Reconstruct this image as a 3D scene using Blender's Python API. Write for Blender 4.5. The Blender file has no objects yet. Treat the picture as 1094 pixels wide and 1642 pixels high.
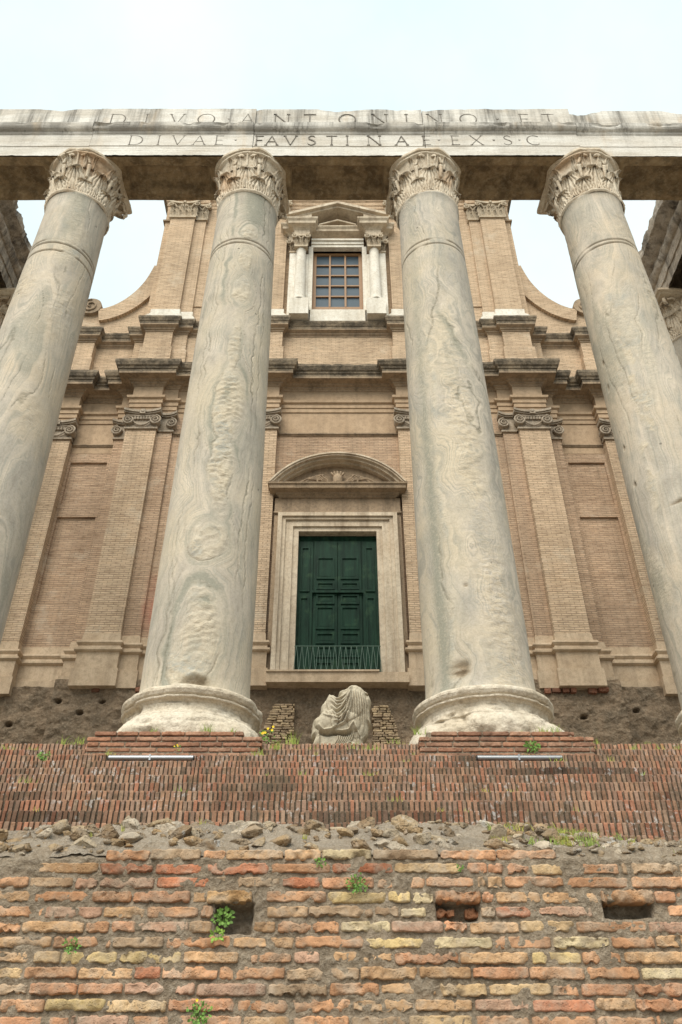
import bpy, bmesh, math, random
import numpy as np
from mathutils import Vector, Matrix

# ------------------------------------------------------------------ camera, sky, light
# All heights are measured from the photographer's eye (z = 0); the ground is 1.6 m below.
C = bpy.context.scene.collection
SC = bpy.context.scene
cam_d = bpy.data.cameras.new('camera')
cam = bpy.data.objects.new('camera', cam_d)
C.objects.link(cam)
cam.location = (0, 0, 0)
cam.rotation_euler = (math.radians(90 + 36.236), 0, 0)
cam_d.sensor_fit = 'VERTICAL'
cam_d.sensor_height = 24.0
cam_d.lens = 24.0 * 1325.0 / 1642.0
cam_d.shift_x = 5.5 / 1642.0
cam_d.clip_start = 0.05
cam_d.clip_end = 3000
SC.camera = cam

SUN_EL, SUN_AZ = math.radians(50), math.radians(200)   # high, from behind the viewer's left shoulder, veiled
world = bpy.data.worlds.new('World')
SC.world = world
world.use_nodes = True
wn, wl = world.node_tree.nodes, world.node_tree.links
wn.clear()
wout = wn.new('ShaderNodeOutputWorld')
wbg = wn.new('ShaderNodeBackground')
wsky = wn.new('ShaderNodeTexSky')
wsky.sky_type = 'NISHITA'
wsky.sun_disc = False
wsky.sun_elevation = SUN_EL
wsky.sun_rotation = SUN_AZ
wsky.air_density = 1.0
wsky.dust_density = 4.0
wtc = wn.new('ShaderNodeTexCoord')
wno = wn.new('ShaderNodeTexNoise')
wno.inputs['Scale'].default_value = 2.2
wno.inputs['Detail'].default_value = 6
wno.inputs['Roughness'].default_value = 0.55
wl.new(wtc.outputs['Generated'], wno.inputs['Vector'])
wramp = wn.new('ShaderNodeValToRGB')       # cloud sheet: thin and thick patches
wramp.color_ramp.elements[0].position = 0.33
wramp.color_ramp.elements[0].color = (3.75, 4.65, 4.85, 1)
wramp.color_ramp.elements[1].position = 0.66
wramp.color_ramp.elements[1].color = (4.8, 5.25, 5.25, 1)
wl.new(wno.outputs['Fac'], wramp.inputs['Fac'])
wmix = wn.new('ShaderNodeMix')
wmix.data_type = 'RGBA'
wmix.inputs['Factor'].default_value = 0.94
wl.new(wsky.outputs['Color'], wmix.inputs['A'])
wl.new(wramp.outputs['Color'], wmix.inputs['B'])
wl.new(wmix.outputs['Result'], wbg.inputs['Color'])
wbg.inputs['Strength'].default_value = 0.12
wl.new(wbg.outputs['Background'], wout.inputs['Surface'])

sun_d = bpy.data.lights.new('sun', 'SUN')
sun_d.energy = 2.1
sun_d.angle = math.radians(45)
sun_d.color = (1.0, 0.935, 0.82)
sun = bpy.data.objects.new('sun', sun_d)
C.objects.link(sun)
sdir = Vector((math.sin(SUN_AZ) * math.cos(SUN_EL), math.cos(SUN_AZ) * math.cos(SUN_EL), math.sin(SUN_EL)))
sun.rotation_euler = sdir.to_track_quat('Z', 'Y').to_euler()

SC.view_settings.view_transform = 'Standard'
SC.view_settings.look = 'None'
SC.view_settings.gamma = 1.0
SC.view_settings.exposure = 0.86

random.seed(7)
RNG = np.random.default_rng(11)

# ------------------------------------------------------------------ numpy noise
def _h(ix, iy, iz, s):
    n = (ix * 374761393 + iy * 668265263 + iz * 2147483647 + s * 1274126177) & 0xFFFFFFFF
    n = ((n ^ (n >> 13)) * 1274126177) & 0xFFFFFFFF
    n = (n ^ (n >> 16)) & 0xFFFFFFFF
    n = (n * 2246822519) & 0xFFFFFFFF
    n = n ^ (n >> 15)
    return (n & 0xFFFFFF) / float(0xFFFFFF)

def vnoise(p, s=0):
    p = np.asarray(p, float)
    i = np.floor(p).astype(np.int64)
    f = p - i
    f = f * f * (3 - 2 * f)
    r = 0
    for a in (0, 1):
        wx = f[..., 0] if a else 1 - f[..., 0]
        for b in (0, 1):
            wy = f[..., 1] if b else 1 - f[..., 1]
            for c in (0, 1):
                wz = f[..., 2] if c else 1 - f[..., 2]
                r = r + wx * wy * wz * _h(i[..., 0] + a, i[..., 1] + b, i[..., 2] + c, s)
    return r * 2 - 1

def fbm(p, octv=4, s=0, gain=0.5):
    p = np.asarray(p, float)
    r, a, t = 0, 1.0, 0
    for k in range(octv):
        r = r + a * vnoise(p, s + k * 17)
        t += a
        a *= gain
        p = p * 2.03 + 5.3
    return r / t

# ------------------------------------------------------------------ mesh helpers
class MB:
    """collects vertices, faces and optional per-vertex tint, links them as ONE mesh object"""
    def __init__(self):
        self.v, self.f, self.t, self.n = [], [], [], 0
        self.at = {}
    def add(self, v, f, tint=None):
        v = np.asarray(v, float).reshape(-1, 3)
        self.v.append(v)
        o = self.n
        self.f.extend([tuple(int(i) + o for i in q) for q in f])
        if tint is None: tint = (1, 1, 1)
        tint = np.asarray(tint, float)
        if tint.ndim == 1: tint = np.tile(tint, (len(v), 1))
        self.t.append(tint)
        self.n += len(v)
        return self
    def box(self, x0, x1, y0, y1, z0, z1, tint=None):
        v = [(x, y, z) for x in (x0, x1) for y in (y0, y1) for z in (z0, z1)]
        return self.add(v, [(0, 1, 3, 2), (4, 6, 7, 5), (0, 4, 5, 1), (2, 3, 7, 6), (0, 2, 6, 4), (1, 5, 7, 3)], tint)
    def grid(self, P, tint=None, wrap=False, flip=False):
        """P: array (rows, cols, 3)"""
        R, K = P.shape[:2]
        fs = []
        for r in range(R - 1):
            for k in range(K if wrap else K - 1):
                a, b = r * K + k, r * K + (k + 1) % K
                c, d = a + K, b + K
                fs.append((a, c, d, b) if flip else (a, b, d, c))
        if tint is not None and np.ndim(tint) == 3: tint = tint.reshape(-1, 3)
        return self.add(P.reshape(-1, 3), fs, tint)
    def tube(self, pts, rad, n=8, tint=None, caps=True):
        pts = [Vector(p) for p in pts]
        if not hasattr(rad, '__len__'): rad = [rad] * len(pts)
        rows = []
        up = Vector((0, 0, 1))
        prev = None
        for i, p in enumerate(pts):
            t = (pts[min(i + 1, len(pts) - 1)] - pts[max(i - 1, 0)]).normalized()
            if prev is None:
                a = t.orthogonal().normalized()
            else:
                a = (prev - t * prev.dot(t)).normalized()
            prev = a
            b = t.cross(a)
            rows.append([p + (a * math.cos(q) + b * math.sin(q)) * rad[i] for q in np.linspace(0, 2 * math.pi, n, endpoint=False)])
        P = np.array([[tuple(w) for w in r] for r in rows])
        base = self.n
        self.grid(P, tint, wrap=True)
        if caps:
            self.f.append(tuple(base + k for k in range(n))[::-1])
            self.f.append(tuple(base + (len(pts) - 1) * n + k for k in range(n)))
        return self
    def lathe(self, prof, c=(0, 0), n=32, tint=None):
        """prof: list of (radius, z)"""
        q = np.linspace(0, 2 * math.pi, n, endpoint=False)
        P = np.array([[(c[0] + r * math.cos(a), c[1] + r * math.sin(a), z) for a in q] for r, z in prof])
        base = self.n
        self.grid(P, tint, wrap=True)
        self.f.append(tuple(base + k for k in range(n))[::-1])
        self.f.append(tuple(base + (len(prof) - 1) * n + k for k in range(n)))
        return self
    def prism(self, pts, y0, y1, tint=None):
        """pts: (x, z) outline, counter-clockwise seen from the front; extruded y0..y1"""
        n = len(pts)
        v = [(x, y0, z) for x, z in pts] + [(x, y1, z) for x, z in pts]
        f = [tuple(range(n)), tuple(range(2 * n - 1, n - 1, -1))]
        f += [(i, i + n, (i + 1) % n + n, (i + 1) % n) for i in range(n)]
        return self.add(v, f, tint)
    def sweep(self, plan, prof, tint=None, cap=True):
        """profile (projection, height) swept along a rectilinear plan, mitred"""
        pl = [Vector((a, b)) for a, b in plan]
        nr = []
        for i in range(len(pl) - 1):
            t = (pl[i + 1] - pl[i]).normalized()
            nr.append(Vector((t.y, -t.x)))
        rows = []
        for i, p in enumerate(pl):
            if i == 0: m = nr[0]
            elif i == len(pl) - 1: m = nr[-1]
            else:
                a, b = nr[i - 1], nr[i]
                m = a if (a - b).length < 1e-6 else (a + b) / max(1 + a.dot(b), 0.2)
            rows.append([(p.x + m.x * q, p.y + m.y * q, z) for q, z in prof])
        P = np.array(rows)
        base = self.n
        self.grid(P, tint, flip=False)
        if cap:
            K = len(prof)
            self.f.append(tuple(base + k for k in range(K)))
            self.f.append(tuple(base + (len(rows) - 1) * K + k for k in range(K))[::-1])
        return self
    def arr(self): return np.vstack(self.v)
    def displace(self, fn):
        V = self.arr()
        self.v = [fn(V)]
        self.t = [np.vstack(self.t)]
        return self
    def build(self, name, mat, parent=None, smooth=False, sharp=None):
        V = self.arr()
        me = bpy.data.meshes.new(name)
        me.from_pydata(V.tolist(), [], self.f)
        me.materials.append(mat)
        ca = me.color_attributes.new('tint', 'FLOAT_COLOR', 'POINT')
        T = np.vstack(self.t)
        ca.data.foreach_set('color', np.hstack([T, np.ones((len(T), 1))]).astype(np.float32).ravel())
        for k, a in self.at.items():
            at = me.attributes.new(k, 'FLOAT', 'POINT')
            at.data.foreach_set('value', np.asarray(a, np.float32).ravel())
        bm = bmesh.new(); bm.from_mesh(me)
        bmesh.ops.recalc_face_normals(bm, faces=bm.faces[:])
        bm.to_mesh(me); bm.free()
        if smooth: me.polygons.foreach_set('use_smooth', [True] * len(me.polygons))
        if sharp is not None: me.set_sharp_from_angle(angle=math.radians(sharp))
        me.update()
        o = bpy.data.objects.new(name, me)
        C.objects.link(o)
        if parent is not None: o.parent = parent; o.matrix_parent_inverse = Matrix.Translation(-parent.location)
        return o

def tag(o, label=None, cat=None, group=None, kind=None):
    if label: o['label'] = label
    if cat: o['category'] = cat
    if group: o['group'] = group
    if kind: o['kind'] = kind
    return o

def thing(name, label, cat, loc=(0, 0, 0), group=None):
    o = bpy.data.objects.new(name, None)
    C.objects.link(o)
    o.location = loc
    o.empty_display_size = 0.2
    return tag(o, label, cat, group)

def wrapped(parent):       # parent inverse so that world-space meshes stay put
    return parent

# ------------------------------------------------------------------ materials
class NT:
    def __init__(self, name):
        self.m = bpy.data.materials.new(name)
        self.m.use_nodes = True
        self.n, self.l = self.m.node_tree.nodes, self.m.node_tree.links
        self.b = self.n['Principled BSDF']
        self.b.inputs['Roughness'].default_value = 0.9
        self.b.inputs['Specular IOR Level'].default_value = 0.2
        self.tc = self.n.new('ShaderNodeTexCoord')
    def put(self, sock, v):
        if isinstance(v, bpy.types.NodeSocket): self.l.new(v, sock)
        elif isinstance(v, (tuple, list)) and len(v) == 3 and sock.type == 'RGBA': sock.default_value = (*v, 1)
        else: sock.default_value = v
    def map(self, scale=(1, 1, 1), vec=None, loc=(0, 0, 0)):
        k = self.n.new('ShaderNodeMapping')
        k.inputs['Scale'].default_value = scale
        k.inputs['Location'].default_value = loc
        self.l.new(vec or self.tc.outputs['Object'], k.inputs['Vector'])
        return k.outputs['Vector']
    def noise(self, scale=1, detail=4, rough=0.55, vec=None, dist=0, out='Fac'):
        k = self.n.new('ShaderNodeTexNoise')
        k.inputs['Scale'].default_value = scale
        k.inputs['Detail'].default_value = detail
        k.inputs['Roughness'].default_value = rough
        k.inputs['Distortion'].default_value = dist
        self.l.new(vec or self.tc.outputs['Object'], k.inputs['Vector'])
        return k.outputs[out]
    def noise1(self, w, scale=1, detail=2, rough=0.5):
        k = self.n.new('ShaderNodeTexNoise')
        k.noise_dimensions = '1D'
        k.inputs['Scale'].default_value = scale
        k.inputs['Detail'].default_value = detail
        k.inputs['Roughness'].default_value = rough
        self.l.new(w, k.inputs['W'])
        return k.outputs['Fac']
    def vor(self, scale, vec=None, feat='F1', out='Distance', rnd=1):
        k = self.n.new('ShaderNodeTexVoronoi')
        k.feature = feat
        k.inputs['Scale'].default_value = scale
        k.inputs['Randomness'].default_value = rnd
        self.l.new(vec or self.tc.outputs['Object'], k.inputs['Vector'])
        return k.outputs[out]
    def ramp(self, fac, stops, interp='LINEAR'):
        k = self.n.new('ShaderNodeValToRGB')
        k.color_ramp.interpolation = interp
        e = k.color_ramp.elements
        while len(e) < len(stops): e.new(0.5)
        for i, (p, c) in enumerate(stops):
            e[i].position = p
            e[i].color = (*c, 1) if isinstance(c, (tuple, list)) else (c, c, c, 1)
        self.l.new(fac, k.inputs['Fac'])
        return k.outputs['Color']
    def mix(self, a, b, fac, mode='MIX'):
        k = self.n.new('ShaderNodeMix')
        k.data_type = 'RGBA'
        k.blend_type = mode
        self.put(k.inputs['Factor'], fac)
        self.put(k.inputs['A'], a)
        self.put(k.inputs['B'], b)
        return k.outputs['Result']
    def math(self, op, a, b=0.0, c=None, clamp=False):
        k = self.n.new('ShaderNodeMath')
        k.operation = op
        k.use_clamp = clamp
        self.put(k.inputs[0], a)
        self.put(k.inputs[1], b)
        if c is not None: self.put(k.inputs[2], c)
        return k.outputs[0]
    def attr(self, name, out='Color'):
        k = self.n.new('ShaderNodeAttribute')
        k.attribute_name = name
        return k.outputs[out]
    def sep(self, vec=None):
        k = self.n.new('ShaderNodeSeparateXYZ')
        self.l.new(vec or self.tc.outputs['Object'], k.inputs[0])
        return k.outputs
    def comb(self, x, y, z):
        k = self.n.new('ShaderNodeCombineXYZ')
        for i, v in enumerate((x, y, z)): self.put(k.inputs[i], v)
        return k.outputs[0]
    def bump(self, h, strength=0.5, dist=0.02, prev=None):
        k = self.n.new('ShaderNodeBump')
        k.inputs['Strength'].default_value = strength
        k.inputs['Distance'].default_value = dist
        self.l.new(h, k.inputs['Height'])
        if prev: self.l.new(prev, k.inputs['Normal'])
        return k.outputs['Normal']
    def out(self, col, normal=None, rough=None):
        self.put(self.b.inputs['Base Color'], col)
        if normal: self.l.new(normal, self.b.inputs['Normal'])
        if rough is not None: self.put(self.b.inputs['Roughness'], rough)
        return self.m

def mat_church_brick(name, c1, c2, cm, dirt=0.3):
    N = NT(name)
    x, y, z = N.sep()[:3]
    u = N.math('ADD', x, y)
    wob = N.noise(1.3, 2)
    zz = N.math('ADD', z, N.math('MULTIPLY', wob, 0.05))
    vec = N.comb(u, zz, 0.0)
    k = N.n.new('ShaderNodeTexBrick')
    k.inputs['Scale'].default_value = 1.0
    k.inputs['Brick Width'].default_value = 0.27
    k.inputs['Row Height'].default_value = 0.068
    k.inputs['Mortar Size'].default_value = 0.010
    k.inputs['Mortar Smooth'].default_value = 0.4
    k.inputs['Bias'].default_value = -0.1
    N.put(k.inputs['Color1'], c1); N.put(k.inputs['Color2'], c2); N.put(k.inputs['Mortar'], cm)
    N.l.new(vec, k.inputs['Vector'])
    # course-long streaks and worn bricks
    st = N.noise(1.0, 4, 0.6, vec=N.map((2.2, 2.2, 15)))
    col = N.mix(k.outputs['Color'], N.ramp(st, [(0.3, (0.62, 0.57, 0.52)), (0.5, (1, 1, 1)), (0.72, (1.2, 1.17, 1.12))]), 0.6, 'MULTIPLY')
    st2 = N.noise(3.0, 3, 0.75, vec=N.map((1.6, 1.6, 6)))
    col = N.mix(col, N.ramp(st2, [(0.30, (0.60, 0.55, 0.49)), (0.45, (1, 1, 1)), (0.70, (1.2, 1.17, 1.12))]), 0.7, 'MULTIPLY')
    big = N.noise(0.45, 5, 0.6)
    col = N.mix(col, N.ramp(big, [(0.32, (0.66, 0.62, 0.58)), (0.52, (1, 1, 1)), (0.7, (1.1, 1.05, 1.0))]), dirt * 2, 'MULTIPLY')
    rain = N.math('MULTIPLY', N.ramp(N.noise(1.0, 5, 0.6, vec=N.map((1.6, 1.6, 0.14))), [(0.50, 0.0), (0.66, 1.0)]), N.ramp(N.noise(1.0, 4, 0.6, vec=N.map((9, 9, 0.4))), [(0.35, 0.3), (0.6, 1.0)]))
    col = N.mix(col, (0.17, 0.13, 0.09), N.math('MULTIPLY', rain, 0.35))
    salt = N.math('MULTIPLY', N.ramp(N.noise(0.8, 6, 0.68), [(0.58, 0.0), (0.68, 1.0)]), 0.3)
    col = N.mix(col, (0.62, 0.55, 0.44), salt)
    sp = N.vor(5.0, vec=N.map((1, 1, 3)), out='Distance')
    patch = N.math('MULTIPLY', N.ramp(sp, [(0.08, 1.0), (0.16, 0.0)]), N.ramp(N.noise(2.0, 2), [(0.5, 0.0), (0.6, 1.0)]))
    col = N.mix(col, (0.13, 0.11, 0.09), N.math('MULTIPLY', patch, 0.5))
    if name in ('pilaster_brick', 'wall_brick'):     # faded red spray paint
        rx = N.math('SUBTRACT', 1.0, N.math('DIVIDE', N.math('ABSOLUTE', N.math('ADD', x, 4.75)), 0.60), clamp=True)
        rz = N.math('SUBTRACT', 1.0, N.math('DIVIDE', N.math('ABSOLUTE', N.math('SUBTRACT', z, 11.3)), 1.1), clamp=True)
        rm = N.math('MULTIPLY', N.math('MULTIPLY', rx, rz), N.ramp(N.noise(1.5, 3), [(0.3, 0.5), (0.6, 2.2)]), clamp=True)
        col = N.mix(col, (0.55, 0.13, 0.09), N.math('MULTIPLY', rm, 0.75))
    h = N.math('ADD', N.math('MULTIPLY', k.outputs['Fac'], -1.0), N.math('MULTIPLY', N.noise(18, 4), 0.7))
    return N.out(col, N.bump(h, 0.8, 0.015), 0.93)

def mat_stone(name, c1, c2, c3, scale=1.0, bump=0.5, bdist=0.02, stain=None, streak=0.0, tint=False, fine=40.0, rough=0.9, moss=0.0):
    """mottled stone: three tones, fine grain, optional dark run-off streaks and black crust"""
    N = NT(name)
    n1 = N.noise(1.1 * scale, 6, 0.6, dist=0.4)
    n2 = N.noise(7.0 * scale, 5, 0.65)
    col = N.mix(c1, c2, N.ramp(n1, [(0.36, 0.0), (0.64, 1.0)]))
    col = N.mix(col, c3, N.math('MULTIPLY', N.ramp(n2, [(0.46, 0.0), (0.68, 1.0)]), 0.6))
    if tint: col = N.mix(col, N.attr('tint'), 1.0, 'MULTIPLY')
    if streak:
        s = N.noise(1.0, 5, 0.62, vec=N.map((2.6, 2.6, 0.22)))
        s2 = N.noise(1.0, 4, 0.6, vec=N.map((11, 11, 0.5)))
        m = N.math('MULTIPLY', N.ramp(s, [(0.46, 0.0), (0.62, 1.0)]), N.ramp(s2, [(0.3, 0.35), (0.6, 1.0)]))
        col = N.mix(col, stain or (0.05, 0.045, 0.04), N.math('MULTIPLY', m, streak))
    g = N.noise(fine, 4, 0.7)
    col = N.mix(col, N.ramp(g, [(0.3, (0.72, 0.70, 0.68)), (0.55, (1, 1, 1))]), 0.7, 'MULTIPLY')
    if moss:
        mm = N.noise(3.3, 6, 0.72)
        col = N.mix(col, (0.03, 0.026, 0.02), N.math('MULTIPLY', N.ramp(mm, [(0.44, 0.0), (0.58, 1.0)]), moss))
    h = N.math('ADD', n2, N.math('MULTIPLY', g, 0.5))
    if name in ('capital_marble', 'statue_marble', 'carved_stone', 'grey_carved_stone', 'base_marble'):      # darker brown in carved hollows
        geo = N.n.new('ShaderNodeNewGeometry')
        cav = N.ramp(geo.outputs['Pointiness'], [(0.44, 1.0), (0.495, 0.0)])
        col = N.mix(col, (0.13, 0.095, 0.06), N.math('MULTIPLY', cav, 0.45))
    return N.out(col, N.bump(h, bump, bdist), rough)

def mat_marble(name, light, mid, green, warm, seed):
    """cipollino: wavy bands follow the 'vein' attribute; rings, creases, cream scabs and pits have attributes of their own"""
    N = NT(name)
    v = N.attr('vein', 'Fac')
    v = N.math('ADD', v, N.math('MULTIPLY', N.noise(5.0, 5, 0.6), 0.09))
    b1 = N.noise1(v, 1.6, 2)
    b2 = N.noise1(v, 5.0, 3, 0.6)
    b3 = N.noise1(v, 17.0, 2, 0.6)
    col = N.mix(light, mid, N.ramp(b1, [(0.40, 0.0), (0.60, 1.0)]))
    mot = N.noise(2.2, 7, 0.66, vec=N.map((1, 1, 0.55), loc=(seed, 4, 0)), dist=0.6)
    col = N.mix(col, N.ramp(mot, [(0.34, (0.70, 0.70, 0.69)), (0.48, (0.97, 0.97, 0.97)), (0.62, (1.16, 1.14, 1.10))]), 0.75, 'MULTIPLY')
    dust = N.noise(1.0, 6, 0.68, vec=N.map((5.5, 5.5, 0.5), loc=(0, seed, 0)))
    col = N.mix(col, (0.56, 0.50, 0.40), N.math('MULTIPLY', N.ramp(dust, [(0.50, 0.0), (0.66, 1.0)]), 0.45))
    patch = N.noise(0.9, 5, 0.62, vec=N.map((1, 1, 0.6), loc=(seed, 0, 0)))
    col = N.mix(col, warm, N.math('MULTIPLY', N.ramp(patch, [(0.46, 0.0), (0.64, 1.0)]), 0.8))
    vein = N.ramp(b2, [(0.0, 0.0), (0.44, 0.0), (0.485, 1.0), (0.515, 1.0), (0.56, 0.0)])
    amp = N.ramp(N.noise(1.6, 4, 0.6), [(0.38, 0.0), (0.56, 1.0)])
    col = N.mix(col, green, N.math('MULTIPLY', N.math('MULTIPLY', vein, amp), 0.5))
    col = N.mix(col, N.ramp(b3, [(0.35, (0.86, 0.86, 0.84)), (0.6, (1.06, 1.05, 1.04))]), N.math('MULTIPLY', N.ramp(N.noise(1.3, 4, 0.6), [(0.40, 0.15), (0.60, 1.0)]), 0.75), 'MULTIPLY')
    gm = N.math('MULTIPLY', N.ramp(N.noise(1.4, 4, 0.55, vec=N.map((1, 1, 0.7), loc=(3 + seed, 2, 9))), [(0.54, 0.0), (0.70, 1.0)]), 0.4)
    col = N.mix(col, green, gm)
    sn = N.noise(9.0, 6, 0.7, vec=N.map((1, 1, 2.0)), dist=0.7)
    n3 = N.noise(16.0, 5, 0.7, vec=N.map((1, 1, 1.6)))
    cream = N.attr('cream', 'Fac')
    cc = N.mix((0.64, 0.56, 0.43), (0.42, 0.375, 0.295), N.ramp(sn, [(0.40, 0.0), (0.60, 1.0)]))
    cc = N.mix(cc, (0.33, 0.345, 0.32), N.math('MULTIPLY', N.ramp(N.noise(2.4, 3, 0.5), [(0.52, 0.0), (0.62, 1.0)]), 0.8))
    cc = N.mix(cc, (0.70, 0.65, 0.55), N.ramp(n3, [(0.60, 0.0), (0.70, 1.0)]))
    col = N.mix(col, cc, N.math('MULTIPLY', N.math('MULTIPLY', cream, N.ramp(n3, [(0.30, 0.3), (0.52, 1.0)])), 0.85))
    ring = N.math('MULTIPLY', N.math('MULTIPLY', N.attr('ring', 'Fac'), 1.7), N.ramp(n3, [(0.34, 0.35), (0.55, 1.0)]), clamp=True)
    col = N.mix(col, (0.26, 0.255, 0.205), N.math('MULTIPLY', ring, 0.85))
    scab = N.attr('scab', 'Fac')
    sc = N.math('MULTIPLY', scab, N.ramp(sn, [(0.42, 0.0), (0.56, 1.0)]))
    col = N.mix(col, (0.60, 0.50, 0.36), N.math('MULTIPLY', sc, 0.6))
    crease = N.attr('crease', 'Fac')
    col = N.mix(col, (0.17, 0.155, 0.11), N.math('MULTIPLY', N.math('MULTIPLY', crease, N.ramp(n3, [(0.38, 0.15), (0.58, 1.0)])), 0.8))
    pit = N.attr('pit', 'Fac')
    col = N.mix(col, (0.17, 0.12, 0.07), N.math('MULTIPLY', N.math('MULTIPLY', pit, N.ramp(sn, [(0.3, 0.2), (0.55, 1.0)])), 0.9))
    hv = N.vor(2.2, out='Distance')
    hole = N.math('MULTIPLY', N.ramp(hv, [(0.03, 1.0), (0.06, 0.0)]), N.ramp(N.noise(1.1, 2), [(0.5, 0.0), (0.56, 1.0)]))
    col = N.mix(col, (0.07, 0.06, 0.05), N.math('MULTIPLY', hole, 0.7))
    g = N.noise(34, 5, 0.7)
    col = N.mix(col, N.ramp(g, [(0.3, (0.80, 0.79, 0.77)), (0.56, (1, 1, 1))]), 0.8, 'MULTIPLY')
    h = N.math('ADD', N.math('MULTIPLY', b2, 0.25), N.math('MULTIPLY', g, 0.35))
    h = N.math('ADD', h, N.math('MULTIPLY', N.math('MULTIPLY', sn, N.math('MAXIMUM', scab, cream)), 3.4))
    h = N.math('SUBTRACT', h, hole)
    h = N.math('SUBTRACT', h, crease)
    h = N.math('ADD', h, N.math('MULTIPLY', N.noise(7, 5, 0.65), 0.8))
    return N.out(col, N.bump(h, 0.42, 0.022), 0.75)

def mat_tinted(name, grain=60, bump=0.5, bdist=0.006, crust=0.4, crustcol=(0.05, 0.045, 0.035), lich=0.0, crustscale=4.0, blotch=None, pores=True):
    """fired clay / stones: colour from the per-brick tint, pores, mortar smears and lichen"""
    N = NT(name)
    col = N.attr('tint')
    n2 = N.noise(9, 5, 0.65)
    col = N.mix(col, N.ramp(n2, [(0.28, (0.66, 0.60, 0.55)), (0.52, (1, 1, 1)), (0.75, (1.18, 1.16, 1.12))]), 0.9, 'MULTIPLY')
    g = N.noise(grain, 4, 0.75)
    col = N.mix(col, N.ramp(g, [(0.28, (0.55, 0.52, 0.5)), (0.5, (1, 1, 1))]), 0.6, 'MULTIPLY')
    if blotch:
        b = N.noise(6.5, 5, 0.7, dist=0.5)
        col = N.mix(col, blotch, N.math('MULTIPLY', N.ramp(b, [(0.46, 0.0), (0.64, 1.0)]), 0.62))
    if crust:
        c = N.noise(crustscale, 6, 0.7)
        col = N.mix(col, crustcol, N.math('MULTIPLY', N.ramp(c, [(0.50, 0.0), (0.66, 1.0)]), crust))
    if lich:
        l = N.noise(15, 4, 0.7)
        l2 = N.noise(1.7, 3, 0.6)
        col = N.mix(col, (0.55, 0.56, 0.55), N.math('MULTIPLY', N.math('MULTIPLY', N.ramp(l, [(0.56, 0.0), (0.62, 1.0)]), N.ramp(l2, [(0.45, 0.0), (0.6, 1.0)])), lich))
    if name == 'old_clay_brick':      # soot and lime that run across the courses
        so = N.noise(1.5, 6, 0.65, dist=0.3)
        col = N.mix(col, N.ramp(so, [(0.36, (0.66, 0.62, 0.58)), (0.5, (1, 1, 1)), (0.66, (1.10, 1.12, 1.16))]), 0.9, 'MULTIPLY')
    h = g
    if pores:
        p = N.ramp(N.vor(grain * 1.2), [(0.12, 0.0), (0.35, 1.0)])
        pm = N.ramp(N.noise(12, 3), [(0.42, 1.0), (0.55, 0.0)])
        h = N.math('ADD', g, N.math('MULTIPLY', N.math('MULTIPLY', p, pm), 0.6))
    return N.out(col, N.bump(h, bump, bdist), 0.93)

M = {}
M['brick_pil'] = mat_church_brick('pilaster_brick', (0.58, 0.44, 0.31), (0.50, 0.375, 0.26), (0.33, 0.25, 0.175), 0.25)
M['brick_wall'] = mat_church_brick('wall_brick', (0.50, 0.36, 0.255), (0.44, 0.31, 0.215), (0.31, 0.235, 0.165), 0.3)
M['brick_upper'] = mat_church_brick('upper_brick', (0.57, 0.43, 0.30), (0.51, 0.38, 0.26), (0.37, 0.28, 0.195), 0.22)
M['plaster'] = mat_stone('ochre_plaster', (0.50, 0.365, 0.245), (0.42, 0.30, 0.195), (0.30, 0.215, 0.14), 1.0, 0.3, 0.01, streak=0.25, stain=(0.16, 0.12, 0.08))
M['cornice'] = mat_stone('weathered_cornice', (0.40, 0.30, 0.205), (0.33, 0.245, 0.165), (0.18, 0.14, 0.10), 1.6, 0.6, 0.02, streak=0.45, stain=(0.06, 0.05, 0.04))
M['crust'] = mat_stone('black_crusted_stone', (0.34, 0.265, 0.18), (0.24, 0.19, 0.135), (0.13, 0.105, 0.08), 1.8, 0.9, 0.03, streak=0.5, moss=0.6)
M['travertine'] = mat_stone('travertine', (0.60, 0.47, 0.335), (0.50, 0.375, 0.255), (0.36, 0.27, 0.185), 1.2, 0.5, 0.015, streak=0.3, stain=(0.17, 0.12, 0.08))
M['jamb'] = mat_stone('jamb_travertine', (0.66, 0.57, 0.445), (0.57, 0.47, 0.35), (0.36, 0.285, 0.21), 1.3, 0.5, 0.012, streak=0.55, stain=(0.22, 0.16, 0.11))
M['white'] = mat_stone('white_marble', (0.78, 0.74, 0.66), (0.70, 0.65, 0.56), (0.54, 0.47, 0.37), 1.4, 0.4, 0.01, streak=0.3, stain=(0.28, 0.24, 0.18))
M['carved'] = mat_stone('carved_stone', (0.58, 0.49, 0.37), (0.47, 0.38, 0.27), (0.27, 0.21, 0.15), 3.0, 0.5, 0.01, streak=0.3)
M['ionic'] = mat_stone('grey_carved_stone', (0.44, 0.37, 0.29), (0.34, 0.275, 0.205), (0.16, 0.13, 0.10), 3.0, 0.5, 0.01, streak=0.35)
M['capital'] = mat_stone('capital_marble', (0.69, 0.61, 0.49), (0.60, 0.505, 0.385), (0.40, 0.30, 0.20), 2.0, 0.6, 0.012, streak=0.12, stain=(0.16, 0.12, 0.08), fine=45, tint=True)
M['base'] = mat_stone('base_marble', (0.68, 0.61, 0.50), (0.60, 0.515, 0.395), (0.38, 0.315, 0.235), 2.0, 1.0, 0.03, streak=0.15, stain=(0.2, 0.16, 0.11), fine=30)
M['soffit'] = mat_stone('stained_soffit', (0.36, 0.27, 0.165), (0.25, 0.18, 0.105), (0.50, 0.41, 0.29), 1.5, 0.9, 0.03, streak=0.0, moss=0.4)

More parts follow.
